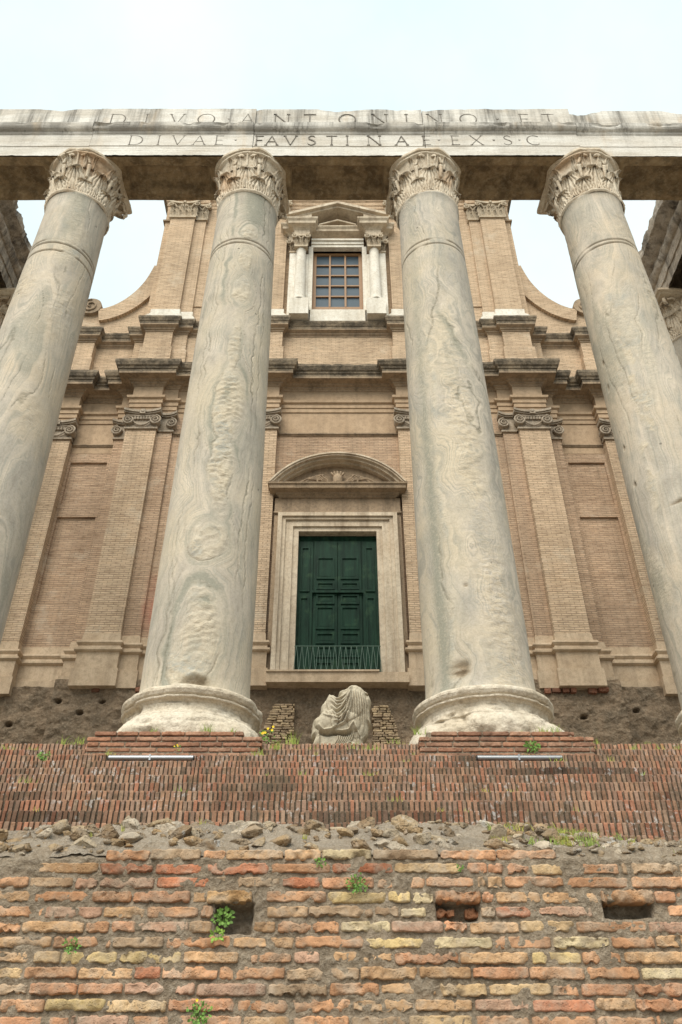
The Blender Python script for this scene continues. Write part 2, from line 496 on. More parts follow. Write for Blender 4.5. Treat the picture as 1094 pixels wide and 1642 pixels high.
def mat_entab():
    N = NT('entablature_marble')
    x, y, z = N.sep()[:3]
    n1 = N.noise(1.0, 6, 0.6, vec=N.map((0.5, 0.8, 2.2)))
    col = N.mix((0.72, 0.69, 0.635), (0.54, 0.49, 0.42), N.ramp(n1, [(0.40, 0.0), (0.66, 1.0)]))
    s1 = N.noise(1.0, 6, 0.62, vec=N.map((1.5, 1.5, 0.16)))
    s2 = N.noise(1.0, 5, 0.65, vec=N.map((14, 14, 0.5)))
    s = N.math('MULTIPLY', N.ramp(s1, [(0.45, 0.0), (0.58, 1.0)]), N.ramp(s2, [(0.34, 0.3), (0.6, 1.0)]))
    hi = N.ramp(N.math('SUBTRACT', z, 17.3), [(0.0, 0.15), (0.45, 0.3), (0.58, 1.0), (1.0, 1.0)])
    # run-off gathers on the moulding that crowns the architrave
    mo = N.math('SUBTRACT', z, 17.98)
    mo = N.math('ABSOLUTE', mo)
    mo = N.ramp(mo, [(0.0, 1.0), (0.15, 0.8), (0.22, 0.0)])
    mo = N.math('MULTIPLY', mo, N.ramp(N.noise(1.0, 5, 0.6, vec=N.map((1.1, 1, 0.3), loc=(4, 0, 0))), [(0.42, 0.15), (0.56, 1.0)]))
    dirt = N.math('MAXIMUM', N.math('MULTIPLY', s, hi), N.math('MULTIPLY', mo, 0.85), clamp=True)
    col = N.mix(col, (0.085, 0.078, 0.068), N.math('MULTIPLY', dirt, 0.78))
    wr = N.ramp(N.noise(1.0, 4, 0.6, vec=N.map((1.6, 1, 0.4), loc=(9, 3, 1))), [(0.58, 0.0), (0.7, 1.0)])
    col = N.mix(col, (0.62, 0.47, 0.31), N.math('MULTIPLY', wr, 0.4))
    # underside: soot-brown
    geo = N.n.new('ShaderNodeNewGeometry')
    nz = N.sep(geo.outputs['Normal'])[2]
    g = N.noise(26, 5, 0.7)
    col = N.mix(col, N.ramp(g, [(0.3, (0.72, 0.71, 0.69)), (0.55, (1, 1, 1))]), 0.7, 'MULTIPLY')
    lay = N.noise(1.0, 4, 0.6, vec=N.map((1.2, 3, 22)))
    h = N.math('ADD', N.math('MULTIPLY', g, 0.5), lay)
    return N.out(col, N.bump(h, 0.7, 0.025), 0.85)
M['entab'] = mat_entab()
M['side_entab'] = mat_stone('old_grey_marble', (0.55, 0.49, 0.41), (0.44, 0.37, 0.29), (0.24, 0.20, 0.16), 1.5, 1.0, 0.04, streak=0.85, stain=(0.05, 0.045, 0.04))
M['cip1'] = mat_marble('cipollino_pale', (0.54, 0.475, 0.395), (0.44, 0.395, 0.335), (0.29, 0.285, 0.245), (0.56, 0.465, 0.345), 1.0)
M['cip2'] = mat_marble('cipollino_eyed', (0.55, 0.485, 0.40), (0.45, 0.40, 0.335), (0.27, 0.27, 0.23), (0.55, 0.47, 0.35), 5.0)
M['cip3'] = mat_marble('cipollino_swirled', (0.53, 0.47, 0.395), (0.43, 0.39, 0.335), (0.26, 0.26, 0.23), (0.53, 0.455, 0.34), 9.0)
M['letters'] = mat_stone('letter_shade_patina', (0.11, 0.097, 0.08), (0.19, 0.17, 0.145), (0.50, 0.47, 0.42), 3, 0.4, 0.01)  # dark tone paints in the shade of incised strokes, mottled by weathering
M['clay'] = mat_tinted('old_clay_brick', 75, 1.0, 0.007, crust=0.45, crustcol=(0.21, 0.165, 0.12), blotch=(0.42, 0.345, 0.265), crustscale=7)
M['stepclay'] = mat_tinted('step_clay_brick', 60, 0.6, 0.006, crust=0.7, crustcol=(0.085, 0.07, 0.045), lich=0.5, crustscale=3.5)
M['plinthclay'] = mat_tinted('plinth_brick', 60, 0.6, 0.006, crust=0.35, crustcol=(0.12, 0.09, 0.065))
M['stepjoint'] = mat_stone('dark_joint', (0.14, 0.112, 0.08), (0.09, 0.072, 0.05), (0.24, 0.20, 0.155), 5, 0.8, 0.02)
M['mortar'] = mat_stone('lime_mortar', (0.345, 0.275, 0.20), (0.22, 0.172, 0.12), (0.47, 0.395, 0.31), 6, 1.0, 0.03, fine=60)
M['rubble'] = mat_tinted('rubble_stone', 40, 1.0, 0.02, crust=0.35, crustcol=(0.13, 0.10, 0.065), lich=0.45, crustscale=9, blotch=(0.30, 0.26, 0.21))
M['tufa'] = mat_stone('rubble_core', (0.31, 0.225, 0.15), (0.19, 0.145, 0.10), (0.42, 0.33, 0.235), 2.4, 1.0, 0.06, streak=0.0, moss=0.2, fine=14)
M['patch'] = mat_tinted('tan_patch_brick', 40, 0.6, 0.008, crust=0.3, crustcol=(0.14, 0.10, 0.07))
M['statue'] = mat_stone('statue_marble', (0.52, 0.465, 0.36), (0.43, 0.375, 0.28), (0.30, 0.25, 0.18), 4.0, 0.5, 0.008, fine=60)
M['pave'] = mat_stone('old_paving', (0.30, 0.26, 0.21), (0.23, 0.20, 0.16), (0.15, 0.13, 0.10), 1.0, 0.6, 0.02)
M['peperino'] = mat_stone('peperino_block', (0.27, 0.24, 0.20), (0.21, 0.185, 0.155), (0.13, 0.115, 0.095), 1.0, 0.8, 0.03, streak=0.3)

def mat_plain(name, c, rough=0.5, metal=0.0, var=0.25, scale=12):
    N = NT(name)
    n = N.noise(scale, 4, 0.6)
    col = N.mix(c, tuple(q * (1 - var) for q in c), n)
    N.b.inputs['Metallic'].default_value = metal
    N.b.inputs['Specular IOR Level'].default_value = 0.5
    return N.out(col, N.bump(n, 0.1, 0.003), rough)
def mat_door():
    N = NT('green_door_paint')
    n = N.noise(1.0, 5, 0.6, vec=N.map((9, 9, 1.2)))
    n2 = N.noise(3.0, 4, 0.6)
    col = N.mix((0.004, 0.020, 0.012), (0.012, 0.046, 0.027), N.ramp(n, [(0.35, 0.0), (0.7, 1.0)]))
    col = N.mix(col, (0.05, 0.10, 0.05), N.math('MULTIPLY', N.ramp(n2, [(0.56, 0.0), (0.72, 1.0)]), 0.45))
    N.b.inputs['Specular IOR Level'].default_value = 0.12
    return N.out(col, N.bump(n, 0.3, 0.004), 0.55)
M['door'] = mat_door()
M['wood'] = mat_plain('brown_window_wood', (0.33, 0.18, 0.08), 0.6, var=0.4)
M['glass'] = mat_plain('frosted_pane', (0.075, 0.108, 0.138), 0.5, var=0.25, scale=2.2)
M['glass'].node_tree.nodes['Principled BSDF'].inputs['Specular IOR Level'].default_value = 0.15
M['iron'] = mat_plain('green_iron', (0.10, 0.17, 0.13), 0.6, 0.0)
M['steel'] = mat_plain('brushed_steel', (0.33, 0.335, 0.345), 0.4, 0.9, 0.15, 30)
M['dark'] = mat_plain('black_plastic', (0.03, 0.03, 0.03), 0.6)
def mat_leaf(name, a, b):
    N = NT(name)
    col = N.mix(a, b, N.noise(25, 2))
    col = N.mix(col, N.attr('tint'), 1.0, 'MULTIPLY')
    N.b.inputs['Subsurface Weight'].default_value = 0.0
    return N.out(col, None, 0.6)
M['leaf'] = mat_leaf('leaf_green', (0.10, 0.20, 0.035), (0.16, 0.27, 0.06))
M['grass'] = mat_leaf('grass_green', (0.17, 0.22, 0.06), (0.28, 0.30, 0.11))
M['petal'] = mat_leaf('yellow_petal', (0.75, 0.52, 0.03), (0.8, 0.6, 0.05))
M['earth'] = mat_stone('dry_earth', (0.44, 0.35, 0.255), (0.54, 0.45, 0.35), (0.66, 0.58, 0.48), 9, 1.0, 0.05, fine=50, moss=0.22)

# ------------------------------------------------------------------ ground and podium
g = MB()
xs = np.array([-600, -120, -40, -20, -10, -5, 0, 5, 10, 20, 40, 120, 600.])
P = np.array([[(x, y, -1.6) for x in xs] for y in (-600, -100, -30, -10, 0, 10, 30, 100, 600.)])
g.grid(P)
tag(g.build('ground', M['pave']), kind='structure')

TOP = 3.68                     # portico floor above eye level
STEP_R, STEP_T, D_TOP, NST = 0.18, 0.31, 9.80, 14
HW = 9.7                       # half width of the podium
fl = MB().box(-HW, HW, D_TOP + 0.13, 19.2, TOP - 0.5, TOP - 0.004)
tag(fl.build('portico_floor', M['pave']), kind='structure')

# brick-on-edge staircase: each riser is a row of upright bricks
stair = thing('brick_staircase', 'broad ruined staircase of thin upright red bricks set on edge in stepped rows', 'staircase', (0, 7.8, 1.0))
core = MB()
prof = []
for i in range(NST):
    d = D_TOP - STEP_T * (NST - 1 - i)
    z1 = TOP - STEP_R * (NST - 1 - i)
    prof += [(d + 0.020, z1 - STEP_R - 0.010), (d + 0.020, z1 - 0.010)]
prof = [(prof[0][0], -1.6)] + prof + [(D_TOP + 0.12, TOP - 0.012), (D_TOP + 0.12, -1.6)]
v = [(x, y, z) for x in (-HW + .01, HW - .01) for y, z in prof]
n = len(prof)
core.add(v, [tuple(range(n)), tuple(range(2 * n - 1, n - 1, -1))] + [(i, (i + 1) % n, (i + 1) % n + n, i + n) for i in range(n)])
core.build('stair_core', M['stepjoint'], stair)
bk = MB()
cols = np.array([(0.33, 0.185, 0.115), (0.30, 0.175, 0.115), (0.34, 0.20, 0.125), (0.285, 0.18, 0.125), (0.31, 0.205, 0.14), (0.35, 0.165, 0.10)])
for i in range(NST):
    d = D_TOP - STEP_T * (NST - 1 - i)
    z1 = TOP - STEP_R * (NST - 1 - i)
    x = -HW
    while x < HW:
        w = random.choice([0.024, 0.028, 0.030, 0.031, 0.033, 0.036])
        gap = random.uniform(0.012, 0.022)
        y0 = d + random.uniform(-0.003, 0.005)
        zt = z1 + random.uniform(-0.003, 0.002)
        c = cols[random.randrange(6)] * random.uniform(0.8, 1.15)
        if i == NST - 1: c = c * 1.1
        if random.random() < 0.02: c = c * 0.6
        sag = float(vnoise(np.array([x * 1.7, i * 0.9, 2.0]), 3))
        zt += 0.007 * sag - (0.02 * random.random() if random.random() < 0.03 else 0)
        dk = float(fbm(np.array([x * 1.3, i * 0.55, 7.0]), 3, 5))
        c = c * (1 - 0.55 * max(0, dk - 0.12) / 0.4) * (1, 1.02, 1.05)
        lean = random.uniform(-0.004, 0.004)
        yb = min(y0 + STEP_T * 0.9, D_TOP + 0.11)
        cb = 0.006
        zs5 = [(y0, z1 - STEP_R - 0.02), (y0, zt - cb), (y0 + cb, zt), (yb, zt), (yb, z1 - STEP_R - 0.02)]
        v = [(x + a * w + lean * (k in (1, 2, 3)), q[0], q[1]) for a in (0, 1) for k, q in enumerate(zs5)]
        bk.add(v, [(0, 1, 2, 3, 4), (9, 8, 7, 6, 5), (0, 5, 6, 1), (1, 6, 7, 2), (2, 7, 8, 3)], c)
        x += w + gap
bk.build('upright_bricks', M['stepclay'], stair)

for sgn_, side_ in ((-1, 'left'), (1, 'right')):
    a, b = sorted((sgn_ * HW, sgn_ * (HW + 0.5)))
    tag(MB().box(a, b, 5.0, 30, -1.6, TOP).build('podium_side_wall', M['tufa']), 'low rubble wall closing the %s flank of the stepped podium' % side_, 'wall')

# ------------------------------------------------------------------ front retaining wall of worn bricks
WY, WTOP = 4.60, 1.15
wall = thing('front_brick_wall', 'old retaining wall of worn orange and yellow bricks in thick mortar, capped with rubble', 'wall', (0, WY, -1.6))
def brick_template(nx, ny, nz):
    """surface lattice of a box in [-1,1]^3 with shared vertices"""
    idx, v, f = {}, [], []
    def vid(i, j, k):
        if (i, j, k) not in idx:
            idx[(i, j, k)] = len(v)
            v.append((2 * i / nx - 1, 2 * j / ny - 1, 2 * k / nz - 1))
        return idx[(i, j, k)]
    for i in range(nx):
        for k in range(nz):
            f.append((vid(i, 0, k), vid(i + 1, 0, k), vid(i + 1, 0, k + 1), vid(i, 0, k + 1)))
    for i in range(nx):
        for j in range(ny):
            f.append((vid(i, j, 0), vid(i, j + 1, 0), vid(i + 1, j + 1, 0), vid(i + 1, j, 0)))
            f.append((vid(i, j, nz), vid(i + 1, j, nz), vid(i + 1, j + 1, nz), vid(i, j + 1, nz)))
    for j in range(ny):
        for k in range(nz):
            f.append((vid(0, j, k), vid(0, j, k + 1), vid(0, j + 1, k + 1), vid(0, j + 1, k)))
            f.append((vid(nx, j, k), vid(nx, j + 1, k), vid(nx, j + 1, k + 1), vid(nx, j, k + 1)))
    return np.array(v, float), f
BT_HI, BT_LO = brick_template(26, 3, 7), brick_template(8, 1, 2)
holes = [(-0.63, -0.43, 0.742, 0.885, 0.11), (0.50, 0.73, 0.80, 0.90, 0.075), (1.36, 1.62, 0.815, 0.90, 0.10)]
lintels = [(-0.67, -0.435, 0.885, 0.943), (0.50, 0.74, 0.888, 0.945), (1.35, 1.63, 0.885, 0.95)]     # x0,x1,z0,z1
def worn_brick(mb, x0, x1, y, z0, z1, col, hi=True, depth=0.10, rough=1.0, back=None):
    T, F = BT_HI if hi else BT_LO
    c = np.array([(x0 + x1) / 2, 0, (z0 + z1) / 2])
    h = np.array([(x1 - x0) / 2, 0, (z1 - z0) / 2])
    P = np.sign(T) * np.abs(T) ** np.array([0.8, 1.0, 0.55])
    # rounded arrises: pull towards a superellipse in x-z, most at the front
    e = np.maximum(0, np.abs(P[:, 0]) - (1 - 0.016 / h[0])) / (0.016 / h[0])
    ez = np.clip((np.abs(P[:, 2]) * h[2] - (h[2] - 0.005)) / 0.005, 0, 1)
    front = (1 - P[:, 1]) / 2
    sx = 1 - 0.004 / h[0] * ez ** 2
    sz = 1 - 0.10 * e ** 2
    W = np.stack([c[0] + P[:, 0] * sx * h[0], y + (P[:, 1] + 1) / 2 * depth + 0.006 * ez ** 2 * front + 0.007 * e ** 2 * front, c[2] + P[:, 2] * sz * h[2]], 1)
    s = np.array([x0 * 3.7, y, z0 * 5.1])
    q = W + s
    n1 = fbm(q * np.array([16, 10, 10]), 3, 3)
    n2 = fbm(q * 45, 3, 9)
    n3 = fbm(q * np.array([11, 5, 5]), 3, 21)
    edge = np.abs(P[:, 2])
    W[:, 2] += np.sign(P[:, 2]) * (np.minimum(0.001, n1 * 0.011 + n2 * 0.014) * edge) * rough
    W[:, 0] += n1 * 0.004 * np.abs(P[:, 0])
    W[:, 1] += (n3 * 0.005 + n2 * 0.0035) * front * rough + front * np.maximum(0, n1 - 0.22) * 0.10 * rough * edge + front * np.maximum(0, n2 - 0.25) * 0.03
    t = np.clip(1 + n3 * 0.22 + n2 * 0.20, 0.5, 1.4)[:, None] * np.array(col)[None, :]
    mb.add(W, F, t)
PAL = [((0.55, 0.30, 0.165), 8), ((0.53, 0.275, 0.155), 6), ((0.57, 0.36, 0.20), 7), ((0.57, 0.40, 0.225), 5), ((0.58, 0.43, 0.21), 2),
       ((0.43, 0.185, 0.105), 1), ((0.44, 0.31, 0.20), 4), ((0.53, 0.30, 0.17), 7), ((0.47, 0.29, 0.20), 4)]
PALL = [c for c, w in PAL for _ in range(w)]
bw = MB()
PITCH = 0.0688
row = 0
z1 = WTOP
while z1 > -1.55:
    z0 = z1 - 0.0515
    x = -HW + random.uniform(0, 0.2)
    while x < HW:
        L = random.choice([0.12, 0.2, 0.24, 0.26, 0.27, 0.28, 0.29, 0.31, 0.33]) * random.uniform(0.92, 1.08)
        x1 = x + L
        cx, cz = (x + x1) / 2, (z0 + z1) / 2
        hi = abs(cx) < 2.5 and cz > 0.15
        skip = False
        for hx0, hx1, hz0, hz1 in [q[:4] for q in holes] + lintels:
            if hz0 < cz < hz1 and x < hx1 and x1 > hx0:
                if cx < (hx0 + hx1) / 2: x1 = min(x1, hx0 - 0.005)
                else: x = max(x, hx1 + 0.005)
                if x1 - x < 0.05 or (x < hx0 and x1 > hx1): skip = True
        # the crest of the wall is broken away in places
        if row == 0 and (cx < -1.22 or cx > 1.22): skip = True
        pass
        if row == 1 and cx < -1.6: skip = skip or random.random() < 0.4
        if not skip:
            c = np.array(random.choice(PALL)) * random.uniform(0.82, 1.12)
            if cx > 0 and random.random() < 0.08: c = np.array((0.58, 0.47, 0.29))
            if 0 < row < 3 and cx < 0.2 and random.random() < 0.35: c = np.array((0.43, 0.175, 0.095)) * random.uniform(0.9, 1.1)
            dz = random.uniform(-0.004, 0.004)
            rr = random.choice([0.7, 0.9, 1.0, 1.3, 1.8])
            worn_brick(bw, x, x1, WY + random.uniform(-0.006, 0.008), z0 + dz, z1 + dz * 0.5 + random.uniform(-0.003, 0.003), c, hi, rough=rr)
        x = max(x1, x + 0.05) + random.uniform(0.007, 0.018)
    z1 -= PITCH * random.uniform(0.98, 1.02)
    row += 1
# lintel bricks that stick out over the put-log holes
worn_brick(bw, -0.67, -0.44, WY - 0.02, 0.885, 0.943, (0.50, 0.31, 0.15), True, 0.14, 1.8)
worn_brick(bw, 0.505, 0.735, WY - 0.01, 0.890, 0.945, (0.40, 0.19, 0.09), True, 0.12, 2.6)
for q in [(0.505, 0.60, 0.828, 0.872), (0.655, 0.725, 0.825, 0.87)]: worn_brick(bw, q[0], q[1], WY + 0.045, q[2], q[3], (0.36, 0.17, 0.09), True, 0.08, 2.0)
worn_brick(bw, 1.36, 1.625, WY - 0.02, 0.888, 0.948, (0.44, 0.24, 0.12), True, 0.16, 2.6)
bw.build('brickwork', M['clay'], wall, smooth=True)
# mortar bed
def mortar(x0, x1, z0, z1, st):
    nx, nz = int((x1 - x0) / st) + 1, int((z1 - z0) / st) + 1
    X, Z = np.meshgrid(np.linspace(x0, x1, nx), np.linspace(z0, z1, nz))
    Q = np.stack([X * 1.0, X * 0, Z], -1)
    Y = WY + 0.0125 + fbm(Q * 9, 4, 31) * 0.013 + fbm(Q * 40, 3, 5) * 0.011
    for hx0, hx1, hz0, hz1, hd in holes:
        wob = fbm(Q * 22, 3, 77) * 0.010
        ins = np.minimum(np.minimum(X - hx0 + wob, hx1 - X + wob), np.minimum(Z - hz0 + wob, hz1 - Z + wob))
        Y = Y + np.clip(ins / 0.016, 0, 1) * (hd + 0.03 * fbm(Q * 15, 2, 4))
    # crest slopes back
    Y = Y + np.clip(Z - (WTOP - 0.045), 0, 1) * 0.9
    return np.stack([X, Y, Z], -1)
mo = MB()
mo.grid(mortar(-2.6, 2.6, 0.10, WTOP + 0.03, 0.009))
mo.grid(mortar(-HW, -2.6, -1.6, WTOP + 0.03, 0.06))
mo.grid(mortar(2.6, HW, -1.6, WTOP + 0.03, 0.06))
mo.grid(mortar(-2.6, 2.6, -1.6, 0.10, 0.05))
mo.build('mortar_bed', M['mortar'], wall, smooth=True)
bkg = MB().box(-HW, HW, WY + 0.28, WY + 0.9, -1.6, WTOP - 0.06)
bkg.build('wall_core', M['mortar'], wall)
# earth and rubble on the crest
def crest_h(X, Y):
    Q = np.stack([X, Y, X * 0], -1)
    t = np.clip((Y - WY) / 0.36, 0, 1)
    side = 0.055 * np.clip((X - 0.6) / 1.0, 0, 1) + 0.02 * np.clip((-X - 1.2) / 0.6, 0, 1)
    low = np.clip((X - 0.9) / 0.8, 0, 1)
    return WTOP - 0.04 - side + t ** 0.8 * (0.255 - 0.02 * low) + fbm(Q * 3, 4, 12) * 0.035 + fbm(Q * 14, 4, 2) * 0.045 - np.clip((Y - WY - 0.5), 0, 1) * 0.4
X, Y = np.meshgrid(np.linspace(-HW, HW, 900), np.linspace(WY + 0.015, WY + 1.25, 60))
cr = MB().grid(np.stack([X, Y, crest_h(X, Y)], -1))
cr.build('crest_earth', M['earth'], wall, smooth=True)
ico = bmesh.new()
bmesh.ops.create_icosphere(ico, subdivisions=4, radius=1)
IV = np.array([tuple(q.co) for q in ico.verts]); IF = [tuple(q.index for q in fc.verts) for fc in ico.faces]
ico.free()
ico = bmesh.new()
bmesh.ops.create_icosphere(ico, subdivisions=2, radius=1)
IV2 = np.array([tuple(q.co) for q in ico.verts]); IF2 = [tuple(q.index for q in fc.verts) for fc in ico.faces]
ico.free()
def stone(mb, c, s, col, seed, V=IV, F=IF):
    P = V.copy()
    # faceted stone: clip the ball by random planes, then roughen
    rs = np.random.default_rng(seed)
    for _ in range(13):
        nrm = rs.normal(size=3); nrm /= np.linalg.norm(nrm)
        d = rs.uniform(0.42, 0.78)
        k = P @ nrm
        P = P - np.outer(np.maximum(0, k - d), nrm)
    P = P * (1 + 0.16 * fbm(P * 1.8 + seed, 4, 5)[:, None] + 0.05 * fbm(P * 7 + seed, 3, 6)[:, None])
    a = rs.uniform(-0.4, 0.4)
    P = P * np.array(s)
    R = np.array([[math.cos(a), 0, -math.sin(a)], [0, 1, 0], [math.sin(a), 0, math.cos(a)]])
    P = P @ R.T
    mb.add(P + np.array(c), F, np.array(col))
ru = MB()
SC_ = [(0.36, 0.25, 0.14), (0.41, 0.30, 0.18), (0.29, 0.205, 0.125), (0.45, 0.36, 0.25), (0.38, 0.25, 0.13), (0.34, 0.255, 0.17), (0.50, 0.42, 0.32)]
for i in range(760):
    X0 = random.uniform(-2.5, 2.9) if i % 3 else random.uniform(0.9, 2.4)
    t = random.random()
    Y0 = WY + 0.04 + t * 0.40
    sx = random.choice([0.014, 0.02, 0.026, 0.035, 0.05, 0.06, 0.07, 0.08]) * random.uniform(0.85, 1.15)
    if i > 420: sx *= 0.5
    if i > 740: continue
    sx *= 1.18
    if X0 > 1.0: sx *= 0.75
    z = float(crest_h(np.array([X0]), np.array([Y0]))[0])
    big = sx > 0.04
    stone(ru, (X0, Y0, z + sx * 0.0), (sx, sx * random.uniform(0.6, 0.9), sx * random.uniform(0.5, 0.75)), np.array(random.choice(SC_)) * random.uniform(0.85, 1.15), i + 3, IV if big else IV2, IF if big else IF2)
for i in range(200):                      # crest left and right of the photographed stretch
    X0 = random.choice([-1, 1]) * random.uniform(2.6, HW)
    Y0 = WY + 0.1 + random.random() * 0.6
    sx = random.uniform(0.05, 0.10)
    z = float(crest_h(np.array([X0]), np.array([Y0]))[0])
    stone(ru, (X0, Y0, z + 0.01), (sx, sx * 0.8, sx * 0.55), random.choice(SC_), i + 900, IV2, IF2)
for i in range(90):                       # broken corners where the top course is gone
    X0 = random.choice([random.uniform(-2.2, -1.2), random.uniform(1.22, 2.0)])
    sx = random.uniform(0.012, 0.035)
    stone(ru, (X0, WY + 0.03 + random.random() * 0.03, WTOP - random.uniform(-0.02, 0.055)), (sx, sx * 0.8, sx * 0.6), np.array(random.choice(SC_)) * random.uniform(0.8, 1.1), i + 1500, IV2, IF2)
ru.build('rubble_cap', M['rubble'], wall, smooth=True)
fill = MB().box(-HW, HW, WY + 0.9, D_TOP - STEP_T * 13 + 0.3, -1.6, 1.0)
fill.build('backfill', M['earth'], wall)

# ------------------------------------------------------------------ columns
def eyes_vein(U, Z, warp, eyes):
    best = np.full_like(U, 9.0)
    for (u0, z0, a, b) in eyes:
        r = np.sqrt(((U - u0) / a) ** 2 + ((Z - z0) / b) ** 2 + 0.02)
        best = np.minimum(best, r)
    return best
def shaft_mesh(cx, cy, kind, nz=560, na=240, z0=4.41, z1=15.6, dents=(), rings=(13.98, 13.86), seed=0, full=True):
    zs = np.linspace(z0, z1, nz)
    an = np.linspace(0, 2 * math.pi, na, endpoint=False) + math.pi / 2     # seam at the back
    A, Z = np.meshgrid(an, zs)
    t = (Z - z0) / (z1 - z0)
    R = 0.745 - 0.125 * (0.35 * t + 0.65 * t ** 1.8)
    R = R + 0.055 * np.exp(-(Z - z0) / 0.10) + 0.03 * np.exp(-(z1 - Z) / 0.07)
    dirx, diry = np.cos(A), np.sin(A)
    # arc length from the line that faces the camera
    af = math.atan2(-cy, -cx)
    dA = (A - af + math.pi) % (2 * math.pi) - math.pi
    U = dA * 0.70
    Q = np.stack([dirx * 0.7 + cx, diry * 0.7 + cy, Z * 1.0], -1)
    w1 = fbm(Q * np.array([1.0, 1.0, 0.55]), 4, 40 + seed)
    w2 = fbm(Q * np.array([3.2, 3.2, 2.2]), 4, 60 + seed)
    scab = np.zeros_like(U); pit = np.zeros_like(U)
    cream = np.zeros_like(U); ring = np.zeros_like(U); crease = np.zeros_like(U); ledge = np.zeros_like(U)
    w3 = fbm(Q * np.array([6, 6, 5]), 3, 70 + seed)
    def iso(F, w): return np.exp(-(F / w) ** 2)
    gate = np.clip(fbm(Q * np.array([1.1, 1.1, 0.8]), 3, 71 + seed) * 4 + 0.5, 0, 1)
    if kind == 'eyes':
        Un = U + w2 * 0.10 + w3 * 0.045
        Zn = Z + w2 * 0.12
        E = [(0.05, 9.52, 0.27, 0.90), (0.05, 12.4, 0.19, 0.45), (0.10, 14.25, 0.20, 0.24), (-0.06, 6.76, 0.29, 0.36), (-0.08, 5.2, 0.34, 0.85), (0.02, 10.9, 0.12, 0.75), (0.03, 8.1, 0.20, 0.75), (0.06, 13.3, 0.15, 0.4), (0.05, 7.5, 0.13, 0.5)]
        D = eyes_vein(Un, Zn, w1, E)
        V = D * 0.6 + w1 * 0.5 + U * 0.3
        cream = np.clip((1.05 - D + w3 * 0.25) / 0.35, 0, 1) * np.clip(0.75 + w2 * 1.6, 0.15, 1)
        big = np.clip(1.4 * np.exp(-((Z - 9.5) / 1.1) ** 2) + 1.2 * np.exp(-((Z - 6.5) / 0.9) ** 2) + 1.2 * np.exp(-((Z - 4.9) / 0.8) ** 2) + 1.0 * np.exp(-((Z - 14.2) / 0.5) ** 2) + 0.35, 0, 1)
        ring = iso(D - 1.10, 0.12) * big * np.clip(gate + 0.3, 0, 1)
        ring = np.maximum(ring, np.clip((Z - 14.5) / 0.15, 0, 1) * iso(Un - 0.18, 0.24) * 0.9)
        ring = np.maximum(ring, iso(Un + 0.28, 0.035) * np.clip((Z - 11.0) / 2, 0, 1) * gate)
        ring = np.maximum(ring, iso(np.sqrt(((Un - 0.0) / 0.11) ** 2 + ((Zn - 5.72) / 0.10) ** 2), 0.9) * 1.0)
        ring = np.maximum(ring, iso(np.sqrt(((Un + 0.02) / 0.05) ** 2 + ((Zn - 9.75) / 0.22) ** 2), 0.9) * 1.0)
        crease = iso(D - 0.97, 0.035) * 0.8 * np.clip(w2 * 5 + 0.3, 0, 1) + iso(np.abs(Un + 0.04 * np.sin(Z * 1.3)) - 0.44, 0.012) * gate + iso(np.abs(Un) - 0.56 + 0.03 * w1, 0.012) * gate * 0.7 + iso(D - 1.45, 0.03) * gate * 0.7
        ph = Z * 7.0 + w2 * 2.2 + (Un * 3.2) ** 2 * 1.5 + w1 * 2
        ledge = (ph - np.floor(ph)) * np.clip((0.95 - D) / 0.3, 0, 1) * np.clip(0.4 + 1.2 * w2 + big * 0.5, 0.0, 1)
        crease = crease + np.clip((ph - np.floor(ph)) - 0.86, 0, 1) * 5 * np.clip((0.9 - D) / 0.3, 0, 1) * 0.6
        scab = np.clip(cream * 0.9, 0, 1)
    elif kind == 'swirl':
        V = (U * 0.9 + Z * 0.16) + w1 * 0.9 + w2 * 0.25
        band = np.exp(-((U - 0.25 + 0.05 * (Z - 8)) / 0.26) ** 2)
        scab = np.clip(band * (0.5 + 1.3 * np.clip(w1 + 0.1, 0, 1)) * np.clip((13 - Z) / 4, 0.0, 1), 0, 1)
        ring = iso(U + 0.42 + 0.05 * w1 + w2 * 0.03, 0.10) * np.clip(1.2 - (Z - 5) / 9, 0.3, 1) * 0.75
        sc_ = 0.9 * np.exp(-((V * 1.4 - np.round(V * 1.4)) / 0.035) ** 2) * np.clip(fbm(Q * np.array([1.4, 1.4, 1.0]), 3, 99) * 5, 0, 1)
        crease = sc_ + iso(U + 0.12 - 0.22 * np.sin((Z - 11.6) * 1.1) + w2 * 0.10, 0.02) * np.clip((Z - 10.8) * 2, 0, 1) * np.clip((13.3 - Z) * 2, 0, 1)
        ring = np.maximum(ring, iso(U - 0.24 + (Z - 11.0) * 0.28 + w2 * 0.08, 0.07) * np.exp(-((Z - 11.2) / 0.7) ** 2))
        cream = np.clip(iso(U + 0.26 + 0.05 * np.sin(Z * 1.7) + w2 * 0.05, 0.05) * gate * 0.8, 0, 1)
        ledge = np.clip(w2 * 3, 0, 1) * scab * 0.6
    else:
        wl_ = fbm(Q * np.array([1.1, 1.1, 0.28]), 4, 44 + seed)
        V = U * 1.6 + wl_ * 1.3 + w2 * 0.12
        scab = np.clip(w1 * 2.2 - 0.45, 0, 0.8)
        crease = 0.8 * np.exp(-((V * 1.6 - np.round(V * 1.6)) / 0.03) ** 2) * np.clip(fbm(Q * np.array([1.4, 1.4, 0.7]), 3, 98) * 5 - 0.9, 0, 1)
        cream = np.clip(fbm(Q * np.array([1.5, 1.5, 0.5]), 4, 97 + seed) * 4 - 0.9, 0, 0.7)
        ring = np.clip(fbm(Q * np.array([1.3, 1.3, 0.45]), 4, 96 + seed) * 4 - 0.8, 0, 0.35)
